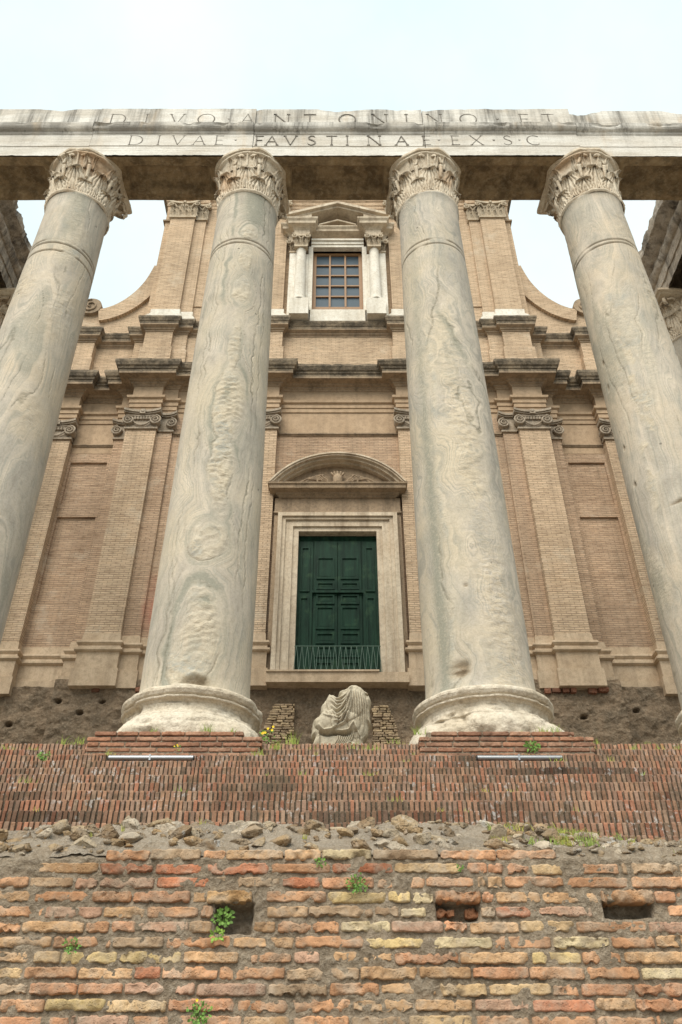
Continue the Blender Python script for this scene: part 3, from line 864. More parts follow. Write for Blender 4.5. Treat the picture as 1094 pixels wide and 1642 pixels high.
        if cx > 4 and cy < 11:      # orange crust running down the street side
            crust = np.clip(1.2 - np.abs(U + 0.22 + 0.10 * np.sin(Z * 1.1) + w2 * 0.25) / 0.13, 0, 1) * np.clip(w3 * 4 + 0.5, 0, 1) * np.clip((12.2 - Z), 0, 1) * np.clip((Z - 6.5) / 2, 0, 1)
            scab = np.maximum(scab, crust); cream = np.maximum(cream, crust * 0.9)
    disp = w1 * 0.006 + w2 * 0.006
    rough = fbm(Q * np.array([7, 7, 11]), 4, 80 + seed)
    disp = disp + scab * (rough * 0.022 - 0.008) + ledge * 0.024 - crease * 0.004
    ang = fbm(Q * np.array([1.5, 1.5, 9]), 2, 3 + seed) * 0.02
    for k, zr in enumerate(rings):
        zz = Z + ang
        gap = np.clip(vnoise(Q * 2.5 + k * 9, 5 + seed) * 3 + 1.6, 0.15, 1)
        disp = disp - 0.034 * np.exp(-((zz - zr) / 0.016) ** 2) * gap
        pit = np.maximum(pit, 0.9 * np.exp(-((zz - zr) / 0.02) ** 2) * gap)
    for (u0, zc, a, b, dep) in dents:
        r = ((U - u0 + w2 * 0.07) / a) ** 2 + ((Z - zc + w2 * 0.07) / b) ** 2
        k = np.exp(-r * r)
        disp = disp - dep * k * (1 + rough * 0.8)
        pit = np.maximum(pit, k * 0.95)
        scab = np.maximum(scab, k)
    # bruised edge where the shaft meets the base
    disp = disp - 0.02 * np.clip(fbm(Q * 4, 3, 90 + seed), 0, 1) * np.exp(-(Z - z0) / 0.35)
    R = R + disp
    P = np.stack([cx + R * dirx, cy + R * diry, Z], -1)
    mb = MB()
    mb.grid(P, wrap=True)
    mb.f.append(tuple(range((nz - 1) * na, nz * na)))
    mb.at = {'vein': V.ravel(), 'scab': scab.ravel(), 'pit': pit.ravel(), 'cream': cream.ravel(), 'ring': ring.ravel(), 'crease': np.clip(crease, 0, 1).ravel()}
    return mb

def base_mesh(cx, cy, seed, bs=1.0):
    # attic base: broken square plinth below, big torus, scotia, small torus
    prof = [(1.02, 3.68), (1.05, 3.72), (1.06, 3.84), (1.03, 3.95), (0.99, 4.00), (0.96, 4.02), (0.955, 4.045), (0.905, 4.06), (0.865, 4.11), (0.85, 4.16), (0.86, 4.205),
            (0.89, 4.235), (0.925, 4.245), (0.93, 4.268), (0.875, 4.28), (0.915, 4.305), (0.94, 4.35), (0.935, 4.385), (0.905, 4.415), (0.86, 4.43), (0.80, 4.435), (0.72, 4.45)]
    pr = np.array(prof)
    tt = np.linspace(0, len(pr) - 1, 110)
    rr = np.interp(tt, range(len(pr)), pr[:, 0]) * bs; zz = np.interp(tt, range(len(pr)), pr[:, 1])
    na = 220
    an = np.linspace(0, 2 * math.pi, na, endpoint=False)
    A, R = np.meshgrid(an, rr); _, Z = np.meshgrid(an, zz)
    # weathered-square foot
    sq = 1.0 / np.maximum(np.abs(np.cos(A)), np.abs(np.sin(A)))
    k = np.clip((3.98 - Z) / 0.22, 0, 1)
    R = R * (1 + k * (np.minimum(sq, 1.17) - 1) * 0.75)
    Q = np.stack([np.cos(A) * R + cx, np.sin(A) * R + cy, Z], -1)
    n1 = fbm(Q * 2.2, 4, 200 + seed); n2 = fbm(Q * 7, 4, 210 + seed)
    R = R + n2 * 0.014 + fbm(Q * 18, 3, 219) * 0.006 - np.clip(n1 - 0.05, 0, 1) * 0.30 * np.clip((4.30 - Z) / 0.25, 0.0, 1) - np.clip(n1 - 0.28, 0, 1) * 0.12
    gro = fbm(Q * np.array([3, 3, 10]), 3, 230 + seed)
    R = R - np.clip(gro - 0.25, 0, 1) * 0.08 * (Z < 4.3)
    mb = MB().grid(np.stack([cx + np.cos(A) * R, cy + np.sin(A) * R, Z + n2 * 0.008], -1), wrap=True)
    return mb

def leaf(mb, cx, cy, ang, z0, h, w, r0, r1, out, curl, bell, seed, nu=17, nv=22, col=(1, 1, 1)):
    u = np.linspace(-1, 1, nu); v = np.linspace(0, 1, nv)
    U, V = np.meshgrid(u, v)
    lob = 0.74 + 0.26 * np.abs(np.cos(V * math.pi * 3.4))
    wid = w * (0.62 + 0.38 * np.sin(np.minimum(V * 1.25, 1) * math.pi * 0.75)) * lob * np.sqrt(np.clip(1.06 - V ** 9, 0.05, 1))
    zt = z0 + h * np.where(V < 0.84, V, 0.84 + (V - 0.84) * 0.3 - ((V - 0.84) / 0.16) ** 2 * curl)
    rb = bell(z0 + h * V)
    ridge = np.abs(np.cos((U * 3.0 + np.sign(U) * V * 1.6) * math.pi)) ** 1.1
    body = (1 - np.abs(U) ** 4)
    off = (0.02 + out * V ** 2.2) + 0.042 * ridge * body + 0.028 * np.exp(-(U / 0.13) ** 2) * (1 - V * 0.4)
    off = off + np.where(V > 0.80, np.sin((V - 0.80) / 0.20 * 2.2) * 0.055, 0)
    off = off * np.clip(body * 1.6, 0, 1) - 0.01 * (np.abs(U) > 0.99)
    R = rb + off
    A = ang + U * wid / np.maximum(R, 0.3)
    P = np.stack([cx + R * np.cos(A), cy + R * np.sin(A), zt], -1)
    tn = (0.72 + 0.36 * np.clip(ridge * body + 0.2 * V, 0, 1))[..., None] * 0 + 1.0
    mb.grid(P, np.broadcast_to(np.array(col) * tn, P.shape))

def capital(cx, cy, parent, seed, broken=None, z0=15.60, z1=17.02, k=1.0):
    H = z1 - z0
    def bell(z):
        t = np.clip((z - z0) / H, 0, 1)
        return (0.61 + 0.03 * t + 0.15 * t ** 4)
    mb = MB()
    prof = [(0.655, z0 - 0.02), (0.685, z0 + 0.01), (0.69, z0 + 0.04), (0.655, z0 + 0.07)]
    for t in np.linspace(0.06, 0.86, 26): prof.append((float(bell(z0 + H * t)), z0 + H * t))
    prof += [(0.77, z0 + H * 0.875), (0.80, z0 + H * 0.885), (0.805, z0 + H * 0.905), (0.78, z0 + H * 0.915)]
    q = np.linspace(0, 2 * math.pi, 120, endpoint=False)
    P = np.array([[(cx + r * math.cos(a), cy + r * math.sin(a), z) for a in q] for r, z in prof])
    mb.grid(P, wrap=True)
    for i in range(8):
        leaf(mb, cx, cy, i * math.pi / 4 + math.pi / 8, z0 + 0.05, 0.46, 0.255, 0, 0, 0.035, 0.10, bell, seed + i, nu=37, nv=24)
    for i in range(8):
        leaf(mb, cx, cy, i * math.pi / 4, z0 + 0.08, 0.84, 0.23, 0, 0, 0.05, 0.12, bell, seed + 20 + i, nu=37, nv=30)
    # stalks (caulicoles) with sprouting calyx, helices and the stem of the flower
    for i in range(8):
        a0 = (i + 0.5) * math.pi / 4
        pts, rad = [], []
        for t in np.linspace(0, 1, 9):
            z = z0 + H * (0.40 + 0.26 * t)
            r = float(bell(z)) + 0.035 + 0.02 * t
            pts.append((cx + r * math.cos(a0), cy + r * math.sin(a0), z)); rad.append(0.028 + 0.020 * t)
        mb.tube(pts, rad, 9)
        for sgn in (-1, 1):
            leaf(mb, cx, cy, a0 + sgn * 0.12, z0 + H * 0.60, H * 0.23, 0.085, 0, 0, 0.07, 0.05, bell, seed + 50 + i, nu=11, nv=12)
            corner = math.pi / 4 * (2 * round((a0 - math.pi / 4) / (math.pi / 2)) + 1)
            # helix curls up under the abacus
            pts, rad = [], []
            toward = (corner - a0)
            isv = (sgn > 0) == (toward > 0)
            if broken and isv and broken(corner): continue
            for t in np.linspace(0, 1, 16):
                z = z0 + H * (0.66 + 0.20 * math.sin(min(t, 0.7) / 0.7 * math.pi / 2)) - 0.06 * max(0, t - 0.7) / 0.3
                aa = a0 + (toward * 0.80 if isv else -toward * 0.75) * t
                r = float(bell(z0 + H * 0.8)) + 0.03 + (0.30 * t ** 2 if isv else 0.03)
                pts.append((cx + r * math.cos(aa), cy + r * math.sin(aa), z)); rad.append(0.024 + 0.014 * math.sin(t * math.pi))
            mb.tube(pts, rad, 8)
    for i in range(4):
        a0 = i * math.pi / 2
        pts = [(cx + (float(bell(z)) + 0.03) * math.cos(a0), cy + (float(bell(z)) + 0.03) * math.sin(a0), z) for z in np.linspace(z0 + 0.86, z0 + H * 0.89, 7)]
        mb.tube(pts, 0.022, 8)
        a1 = math.pi / 4 + i * math.pi / 2
        if not (broken and broken(a1)):
            # corner volute: a spiral scroll standing under the abacus horn
            pts, rad = [], []
            for t in np.linspace(0, 2.1 * math.pi, 26):
                rr = 0.135 * (1 - t / (2.6 * math.pi))
                r = 0.98 + rr * math.sin(t); z = z1 - 0.29 + rr * math.cos(t)
                pts.append((cx + r * math.cos(a1), cy + r * math.sin(a1), z)); rad.append(0.05 * (1 - 0.4 * t / 6.6))
            mb.tube(pts, rad, 9)
            # corner leaf carrying it
            leaf(mb, cx, cy, a1, z0 + 0.55, 0.55, 0.17, 0, 0, 0.24, 0.10, bell, seed, nu=17, nv=18)
    def dis(V):
        n = fbm(V * 6, 4, 300 + seed); n2 = fbm(V * 20, 3, 310 + seed); n3 = fbm(V * 1.7, 3, 320 + seed)
        d = V[:, :2] - np.array([cx, cy]); r = np.linalg.norm(d, axis=1, keepdims=True)
        worn = np.clip(n3 * 2.5 + 0.45, 0, 1)
        rr = r[:, 0] + n * 0.020 + n2 * 0.012
        bl = bell(V[:, 2])
        rr = bl + (rr - bl) * (1 - 0.45 * worn * (rr > bl))
        W = V.copy()
        W[:, :2] = np.array([cx, cy]) + d / r * rr[:, None]
        W[:, 2] += n2 * 0.008
        return W
    mb.displace(dis)
    T = mb.t[0]
    V = mb.arr()
    patch = np.clip(fbm(V * 1.3, 3, 340 + seed) * 3 - 0.4, 0, 1)[:, None]
    mb.t = [T * (1 - patch) + patch * np.array([0.80, 0.66, 0.55])]
    c = mb.build('capital', M['capital'], parent, smooth=True)
    # abacus: concave sides, horns broken off where the photograph shows them gone
    ab = MB()
    rows = []
    nA = 160
    for (s, z) in [(0.86, z1 - 0.145), (0.90, z1 - 0.135), (0.93, z1 - 0.085), (0.985, z1 - 0.065), (1.0, z1 - 0.02), (0.99, z1 + 0.0)]:
        ring = []
        for a in np.linspace(0, 2 * math.pi, nA, endpoint=False):
            b = ((a + math.pi / 4) % (math.pi / 2)) - math.pi / 4      # from side centre
            r = 0.785 + 0.385 * (abs(b) / (math.pi / 4)) ** 2.0
            r = min(r, 1.16)
            cor = round((a - math.pi / 4) / (math.pi / 2)) * (math.pi / 2) + math.pi / 4
            if broken and broken(cor): r = min(r, 0.82 + 0.02 * math.sin(5 * a + seed))
            r += 0.006 * math.sin(5 * a + seed)
            ring.append((cx + r * s * math.cos(a), cy + r * s * math.sin(a), z))
        rows.append(ring)
    P = np.array(rows)
    ab.grid(P, wrap=True)
    ab.f.append(tuple(range(nA))[::-1])
    ab.f.append(tuple(range(5 * nA, 6 * nA)))
    ab.displace(lambda V: V + (fbm(V * 9, 3, 7)[:, None]) * np.array([0.010, 0.010, 0.006]))
    ab.build('abacus', M['capital'], c, smooth=True, sharp=40)
    return c

def front_broken(ang):        # horns on the side of the street have gone
    return math.sin(ang) < 0.1
XC = [-5.61, -1.95, 1.95, 5.47]
CY = 10.60
def column(cx, cy, label, kind, mat, seed, name='stone_column', dents=(), rings=(13.98, 13.86), lod=1.0, broken=front_broken, group=None, base=True):
    o = thing(name, label, 'column', (cx, cy, TOP), group)
    base_mesh(cx, cy, seed, 0.93 if 5 < cx < 6 else 1.0).build('base', M['base'], o, smooth=True)
    shaft_mesh(cx, cy, kind, nz=int(560 * lod), na=int(240 * lod), dents=dents, rings=rings, seed=seed).build('shaft', mat, o, smooth=True)
    capital(cx, cy, o, seed, broken)
    return o
G1 = 'tall marble columns across the temple front'
column(XC[0], CY, 'leftmost full column in front, pale grey marble with faint ripples and capital horn left at its right', 'plain', M['cip1'], 3, dents=[(-0.3, 7.1, 0.05, 0.35, 0.03), (-0.1, 7.35, 0.3, 0.03, 0.025)], group=G1, rings=(13.96, 13.86, 13.62))
column(XC[1], CY, 'marble column left of the green door, with a chain of ringed eye-shaped scabs down its front', 'eyes', M['cip2'], 8, dents=[(0.02, 4.53, 0.17, 0.09, 0.07)], group=G1)
column(XC[2], CY, 'marble column right of the green door, with slanting swirls and a brown chip above its base', 'swirl', M['cip3'], 15, dents=[(-0.22, 4.72, 0.13, 0.12, 0.05), (-0.02, 6.0, 0.03, 0.03, 0.03)], group=G1, rings=(13.98, 13.84))
column(XC[3], CY, 'rightmost full column in front, smooth grey-beige marble with orange crust down its left', 'plain', M['cip1'], 22, dents=[(-0.62, 11.0, 0.03, 0.06, 0.04), (-0.66, 10.4, 0.03, 0.07, 0.04), (-0.64, 9.0, 0.03, 0.05, 0.04), (-0.60, 8.2, 0.03, 0.06, 0.04), (0.1, 7.5, 0.2, 0.03, 0.03), (0.3, 6.6, 0.06, 0.05, 0.05)], group=G1)
SX = 8.95
column(-SX, CY, 'corner column at the far left end of the temple front, outside the picture', 'plain', M['cip1'], 31, lod=0.35)
column(SX, CY, 'corner column at the far right end of the temple front, outside the picture', 'plain', M['cip1'], 33, lod=0.35)
sideb = lambda a: False
column(-SX, 14.4, 'side column at far left behind the front row, only its carved capital in view', 'plain', M['cip1'], 35, lod=0.6, broken=sideb)
column(SX, 14.4, 'side column at far right behind the front row, carved leafy capital and upper shaft in view', 'plain', M['cip1'], 37, lod=0.6, broken=sideb)

# brick plinths under the front columns
def plinth(cx, label, w0=-1.0, w1=1.06):
    o = thing('brick_plinth', label, 'plinth', (cx, 9.5, TOP - 0.34), 'brick plinths under the columns')
    b = MB()
    zt = TOP - 0.002
    r = 0
    while zt > TOP - 0.33:
        inset = 0.0 if r else 0.22
        x = cx + w0 + inset * 0.4 + random.uniform(0, 0.02)
        off = random.uniform(0, 0.25)
        first = True
        while x < cx + w1 - inset:
            L = (0.28 - off) if first else random.uniform(0.24, 0.32)
            first = False
            x1 = min(x + L, cx + w1 - inset)
            if x1 - x > 0.04:
                c = np.array(random.choice([(0.33, 0.17, 0.105), (0.30, 0.155, 0.10), (0.36, 0.21, 0.14), (0.27, 0.15, 0.10)])) * random.uniform(0.85, 1.15)
                worn_brick(b, x, x1, 9.40 + r * 0.004 + random.uniform(-0.006, 0.006), zt - 0.048, zt, c, True, 0.12, 0.5)
            x = x1 + 0.012
        zt -= 0.064
        r += 1
    b.build('brick_courses', M['plinthclay'], o, smooth=True)
    m = MB().box(cx + w0 + 0.015, cx + w1 - 0.02, 9.425, 10.2, TOP - 0.34, TOP - 0.06)
    m.box(cx + w0 + 0.10, cx + w1 - 0.24, 9.425, 10.2, TOP - 0.06, TOP - 0.006)
    m.build('plinth_core', M['mortar'], o)
    return o
plinth(XC[0], 'low brick plinth under the leftmost front column, outside the picture')
plinth(XC[1], 'low red brick plinth under the column left of the green door')
plinth(XC[2], 'low red brick plinth with green weed, under the column right of the door')
plinth(XC[3], 'low brick plinth under the rightmost front column, outside the picture')

# ------------------------------------------------------------------ entablature over the front columns
ent = thing('front_entablature', 'long inscribed marble beam with soot streaks lying across the front columns', 'entablature', (0, 10.5, 17.0))
EF, EB = 9.99, 11.08        # front and back faces
prof = [(0.0, 17.00), (0.0, 17.36), (0.015, 17.37), (0.015, 17.82), (0.035, 17.84), (0.05, 17.90), (0.10, 17.93), (0.135, 17.99), (0.14, 18.07), (0.145, 18.13),
        (0.03, 18.16), (0.015, 18.20), (0.0, 18.26), (0.0, 18.97)]
joints = [-9.5, -5.5, -1.88, 1.95, 5.37, 9.5]
def dens(pr, step=0.03):
    out = [pr[0]]
    for a, b in zip(pr, pr[1:]):
        L = math.hypot(b[0] - a[0], b[1] - a[1]); k = max(1, int(L / step))
        for i in range(1, k + 1): out.append((a[0] + (b[0] - a[0]) * i / k, a[1] + (b[1] - a[1]) * i / k))
    return out
for bi in range(5):
    a, b = joints[bi] + 0.006, joints[bi + 1] - 0.006
    xs = np.linspace(a, b, int((b - a) / 0.035))
    dz = [0.0, 0.0, -0.005, 0.0, -0.05][bi]
    dp = [0.0, 0.012, 0.0, 0.01, -0.015][bi]
    PR = dens(prof)
    top = [(-0.10, 18.99), (-0.5, 18.99), (-0.95, 18.97), (-(EB - EF), 18.9)]
    back = [(-(EB - EF), z) for z in (18.4, 18.0, 17.5, 17.02)]
    ring = PR + top + back
    K = len(ring)
    P = np.zeros((len(xs), K, 3))
    for i, x in enumerate(xs):
        for j, (p, z) in enumerate(ring): P[i, j] = (x, EF - p - dp, z + (dz if z > 18.2 else 0))
    Q = P
    n1 = fbm(Q * 2.1, 4, 400 + bi); n2 = fbm(Q * 8, 4, 410); n3 = fbm(Q * np.array([1.4, 1, 0.1]), 5, 420 + bi)
    topm = np.clip((P[..., 2] - 18.45) / 0.45, 0, 1)
    P[..., 2] -= topm ** 3 * (np.clip(n3 + 0.15, 0, 1) * (0.16 if bi < 4 else 0.30) + np.abs(n2) * 0.02)
    edge = np.exp(-((P[..., 2] - 18.08) / 0.07) ** 2)
    P[..., 1] += n2 * 0.006 + edge * np.clip(n1 - 0.1, 0, 1) * 0.25
    lowe = np.exp(-((P[..., 2] - 17.0) / 0.05) ** 2)
    P[..., 2] += lowe * np.abs(n2) * 0.03
    m = MB().grid(P)
    m.f += [tuple(range(K)), tuple(range((len(xs) - 1) * K, len(xs) * K))[::-1]]
    m.build('beam_block', M['entab'], ent, smooth=True, sharp=32)
# soffit with sunk panels
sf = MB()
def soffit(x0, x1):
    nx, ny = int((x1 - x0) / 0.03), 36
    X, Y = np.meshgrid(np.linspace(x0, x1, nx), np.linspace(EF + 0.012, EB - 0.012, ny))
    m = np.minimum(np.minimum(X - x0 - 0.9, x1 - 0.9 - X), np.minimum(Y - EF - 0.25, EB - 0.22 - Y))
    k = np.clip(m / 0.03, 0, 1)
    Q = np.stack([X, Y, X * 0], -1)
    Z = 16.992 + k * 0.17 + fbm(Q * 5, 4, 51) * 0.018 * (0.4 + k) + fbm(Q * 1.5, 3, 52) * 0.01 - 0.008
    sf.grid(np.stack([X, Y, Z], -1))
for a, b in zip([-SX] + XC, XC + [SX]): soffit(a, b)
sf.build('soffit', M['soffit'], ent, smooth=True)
# inscription: every letter from strokes with serifs
GL = {
 'D': [((0, 0), (0, 1), 't'), 'arcD'], 'I': [((0.0, 0), (0.0, 1), 't')], 'V': [((0, 1), (0.4, 0), 't'), ((0.8, 1), (0.4, 0), 'n')], 'O': ['arcO'],
 'A': [((0.4, 1), (0.8, 0), 't'), ((0.4, 1), (0, 0), 'n'), ((0.14, 0.36), (0.66, 0.36), 'h')], 'N': [((0, 0), (0, 1), 'n'), ((0, 1), (0.8, 0), 't'), ((0.8, 0), (0.8, 1), 'n')],
 'T': [((0.38, 0), (0.38, 1), 't'), ((0, 0.985), (0.76, 0.985), 'h')], 'E': [((0, 0), (0, 1), 't'), ((0, 0.98), (0.5, 0.98), 'h'), ((0, 0.52), (0.42, 0.52), 'h'), ((0, 0.02), (0.5, 0.02), 'h')],
 'F': [((0, 0), (0, 1), 't'), ((0, 0.98), (0.5, 0.98), 'h'), ((0, 0.52), (0.42, 0.52), 'h')], 'X': [((0, 1), (0.8, 0), 't'), ((0.78, 1), (0.02, 0), 'n')],
 'S': ['arcS'], 'C': ['arcC'], '.': ['dot']}
WID = {'D': 0.85, 'I': 0.0, 'V': 0.8, 'O': 1.0, 'A': 0.8, 'N': 0.8, 'T': 0.76, 'E': 0.5, 'F': 0.5, 'X': 0.8, 'S': 0.55, 'C': 0.9, '.': 0.0}
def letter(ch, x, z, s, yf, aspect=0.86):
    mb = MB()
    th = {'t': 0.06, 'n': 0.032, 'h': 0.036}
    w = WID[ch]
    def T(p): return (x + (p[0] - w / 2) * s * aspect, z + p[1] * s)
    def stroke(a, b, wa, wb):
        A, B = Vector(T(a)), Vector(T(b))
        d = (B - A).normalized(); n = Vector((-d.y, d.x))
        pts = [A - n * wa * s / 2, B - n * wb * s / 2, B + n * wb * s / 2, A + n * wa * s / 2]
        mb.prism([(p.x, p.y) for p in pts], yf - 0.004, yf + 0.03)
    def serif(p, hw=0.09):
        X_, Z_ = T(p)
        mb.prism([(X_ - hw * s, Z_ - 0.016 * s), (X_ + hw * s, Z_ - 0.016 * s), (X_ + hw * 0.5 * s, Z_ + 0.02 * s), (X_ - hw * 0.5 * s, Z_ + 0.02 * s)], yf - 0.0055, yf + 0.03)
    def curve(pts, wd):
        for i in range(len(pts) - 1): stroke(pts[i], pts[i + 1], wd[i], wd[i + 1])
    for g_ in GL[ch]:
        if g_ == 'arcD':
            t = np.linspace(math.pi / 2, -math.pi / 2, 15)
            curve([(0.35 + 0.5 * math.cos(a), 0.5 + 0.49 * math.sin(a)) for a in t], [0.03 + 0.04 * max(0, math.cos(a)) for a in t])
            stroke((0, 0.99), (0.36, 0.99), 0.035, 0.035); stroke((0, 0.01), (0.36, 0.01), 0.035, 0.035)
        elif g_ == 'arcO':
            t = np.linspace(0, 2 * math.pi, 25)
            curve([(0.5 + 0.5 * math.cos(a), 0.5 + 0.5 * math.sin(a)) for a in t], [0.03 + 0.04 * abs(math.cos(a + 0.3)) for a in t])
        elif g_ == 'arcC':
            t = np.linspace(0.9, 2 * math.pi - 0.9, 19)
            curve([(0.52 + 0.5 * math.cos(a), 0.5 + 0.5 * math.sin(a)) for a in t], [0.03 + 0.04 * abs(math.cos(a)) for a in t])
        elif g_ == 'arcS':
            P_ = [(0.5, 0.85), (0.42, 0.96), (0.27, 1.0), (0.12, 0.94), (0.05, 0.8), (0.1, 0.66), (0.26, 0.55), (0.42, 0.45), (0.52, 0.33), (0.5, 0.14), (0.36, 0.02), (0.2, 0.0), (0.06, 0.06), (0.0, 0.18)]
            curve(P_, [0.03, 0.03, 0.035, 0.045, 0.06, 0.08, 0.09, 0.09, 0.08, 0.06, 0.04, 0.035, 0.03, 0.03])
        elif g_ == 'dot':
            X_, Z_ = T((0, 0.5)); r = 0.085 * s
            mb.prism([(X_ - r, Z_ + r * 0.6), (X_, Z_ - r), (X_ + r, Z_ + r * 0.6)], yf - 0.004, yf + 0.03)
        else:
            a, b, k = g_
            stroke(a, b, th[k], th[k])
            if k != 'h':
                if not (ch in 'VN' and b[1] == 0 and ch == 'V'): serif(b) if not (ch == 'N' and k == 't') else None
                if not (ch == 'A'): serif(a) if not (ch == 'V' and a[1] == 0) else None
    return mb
def line(txt, pxs, zc, s, yf):
    for ch, px in zip(txt, pxs):
        Zd = 9.97 * 0.8066 + zc * 0.5911
        X_ = (px - 541.5) * Zd / 1325
        # raised letters, shade of cut strokes put into their colour; one mesh each
        o = letter(ch, X_, zc - s / 2, s, yf).build('raised_letter' if ch != '.' else 'raised_point', M['letters'], ent)
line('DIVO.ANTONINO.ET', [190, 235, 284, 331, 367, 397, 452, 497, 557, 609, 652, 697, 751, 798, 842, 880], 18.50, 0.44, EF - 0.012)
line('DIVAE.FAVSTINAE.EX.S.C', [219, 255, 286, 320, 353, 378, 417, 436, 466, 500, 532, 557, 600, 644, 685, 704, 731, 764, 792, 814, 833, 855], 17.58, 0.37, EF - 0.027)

# side entablatures running back to the church
def side_ent(sg, label, seed):
    o = thing('side_entablature', label, 'entablature', (sg * SX, 14.5, 17.0), 'side beams of the porch')
    y0, y1 = EB + 0.006, 17.2
    inner = SX - 0.55
    pr = [(inner, 17.0), (inner, 17.33), (inner - 0.03, 17.34), (inner - 0.03, 17.66), (inner - 0.07, 17.68), (inner - 0.13, 17.78), (inner - 0.15, 17.86), (inner + 0.02, 17.9), (inner + 0.04, 18.35),
          (inner - 0.04, 18.4), (inner - 0.14, 18.5), (inner - 0.24, 18.58), (inner - 0.26, 18.86), (inner + 0.2, 18.9), (SX + 0.5, 18.8), (SX + 0.55, 17.02)]
    pr = dens(pr, 0.06)
    ys = np.linspace(y0, y1, 170)
    P = np.array([[(sg * p, y, z) for p, z in pr] for y in ys])
    n = fbm(P * 2.2, 4, 500 + seed); n2 = fbm(P * 7, 4, 510 + seed); n3 = fbm(P * np.array([0.3, 0.9, 0.3]), 4, 520 + seed)
    blk = np.floor((P[..., 1] + seed * 0.37) / 1.35)
    bo = _h(blk.astype(np.int64), blk.astype(np.int64) * 0, blk.astype(np.int64) * 0, seed) - 0.5
    top = np.clip((P[..., 2] - 18.0) / 0.8, 0, 1)
    P[..., 0] += sg * (np.clip(n, -0.2, 1) * 0.20 * top + n2 * 0.03 + bo * 0.16 * top)
    P[..., 2] -= top ** 2 * np.clip(n3 + 0.3, 0, 1) * 0.35 + (P[..., 2] > 18.0) * n2 * 0.03
    K = len(pr)
    m = MB().grid(P)
    m.f += [tuple(range(K)), tuple(range((len(ys) - 1) * K, len(ys) * K))[::-1]]
    m.build('beam', M['side_entab'], o, smooth=True, sharp=35)
side_ent(-1, 'broken pale stone beam at the far left, running back to the church', 3)
side_ent(1, 'dark crusted stone beam at the far right, running back to the church', 8)
def cella(sg, label):
    o = thing('cella_wall', label, 'wall', (sg * 9.9, 24, TOP))
    MB().box(sg * 9.55, sg * 10.4, 19.02, 32, TOP, 18.6).build('block_wall', M['peperino'], o)
cella(-1, 'grey stone block side wall of the temple on the left, hidden beside the church')
cella(1, 'grey stone block side wall of the temple on the right, hidden beside the church')

exec_church = True
# ------------------------------------------------------------------ rubble foundation wall under the church
rw = thing('rubble_wall', 'brown eroded rubble foundation wall with small holes, below the church facade', 'wall', (0, 19.6, TOP))
def rub_y(X, Z):
    Q = np.stack([X, X * 0, Z], -1)
    base = np.where(np.abs(X) < 7.2, 19.50, 19.98)
    er = fbm(Q * np.array([0.8, 1, 1.2]), 5, 601) * 0.12 + fbm(Q * np.array([3.5, 1, 6]), 4, 602) * 0.06 + fbm(Q * 11, 3, 603) * 0.03
    cen = np.exp(-(X / 2.6) ** 2) * np.clip((8.9 - Z) / 0.3, 0, 1) * 0.12
    Y = base + er + cen
    for hx, hz in [(-7.0, 8.42), (-5.9, 8.4), (-6.4, 8.1), (-8.3, 8.0), (4.6, 8.3), (7.6, 8.35), (6.1, 8.0), (3.3, 8.5)]:
        Y = Y + np.exp(-(((X - hx) / 0.075) ** 2 + ((Z - hz) / 0.05) ** 2) ** 2) * 0.3
    return Y
nx, nz = 620, 190
X, Z = np.meshgrid(np.linspace(-9.6, 9.6, nx), np.linspace(TOP - 0.1, 9.0, nz))
m = MB().grid(np.stack([X, rub_y(X, Z), Z], -1))
m.build('rubble_core', M['tufa'], rw, smooth=True)
MB().box(-9.6, 9.6, 20.45, 24.0, TOP - 0.1, 8.7).build('wall_core', M['tufa'], rw)
for (xa, xb, zt, arch) in [(-1.86, -1.10, 8.3, 1), (0.90, 1.52, 8.25, -1)]:
    b = MB()
    z = 6.6; r = 0
    while z < zt:
        t = (z - 6.9) / (zt - 6.9)
        xa2 = xa + (0.30 * max(0, t) ** 2 if arch > 0 else 0); xb2 = xb - (0.30 * max(0, t) ** 2 if arch < 0 else 0)
        x = xa2 - random.uniform(0, 0.06)
        while x < xb2:
            L = random.uniform(0.12, 0.26)
            if True:
                worn_brick(b, x, min(x + L, xb2 + 0.03), 19.40 + random.uniform(-0.01, 0.05), z, z + 0.05, np.array(random.choice([(0.50, 0.38, 0.24), (0.44, 0.33, 0.215), (0.40, 0.30, 0.20)])) * random.uniform(0.8, 1.1), False, 0.5, 0.8)
            x += L + 0.018
        z += 0.062; r += 1
    b.build('brick_patch', M['patch'], rw)
# course of broken red bricks under the church plinth
b = MB()
for xx0, xx1 in [(-7.0, -3.2), (3.2, 7.0)]:
    x = xx0
    while x < xx1:
        L = random.uniform(0.15, 0.3)
        if random.random() > 0.35:
            worn_brick(b, x, x + L, 19.38 + random.uniform(-0.03, 0.08), 8.62 + random.uniform(-0.02, 0.02), 8.75, np.array((0.26, 0.12, 0.075)) * random.uniform(0.6, 1.1), False, 0.4, 1.5)
        x += L + 0.03
b.build('levelling_bricks', M['patch'], rw)

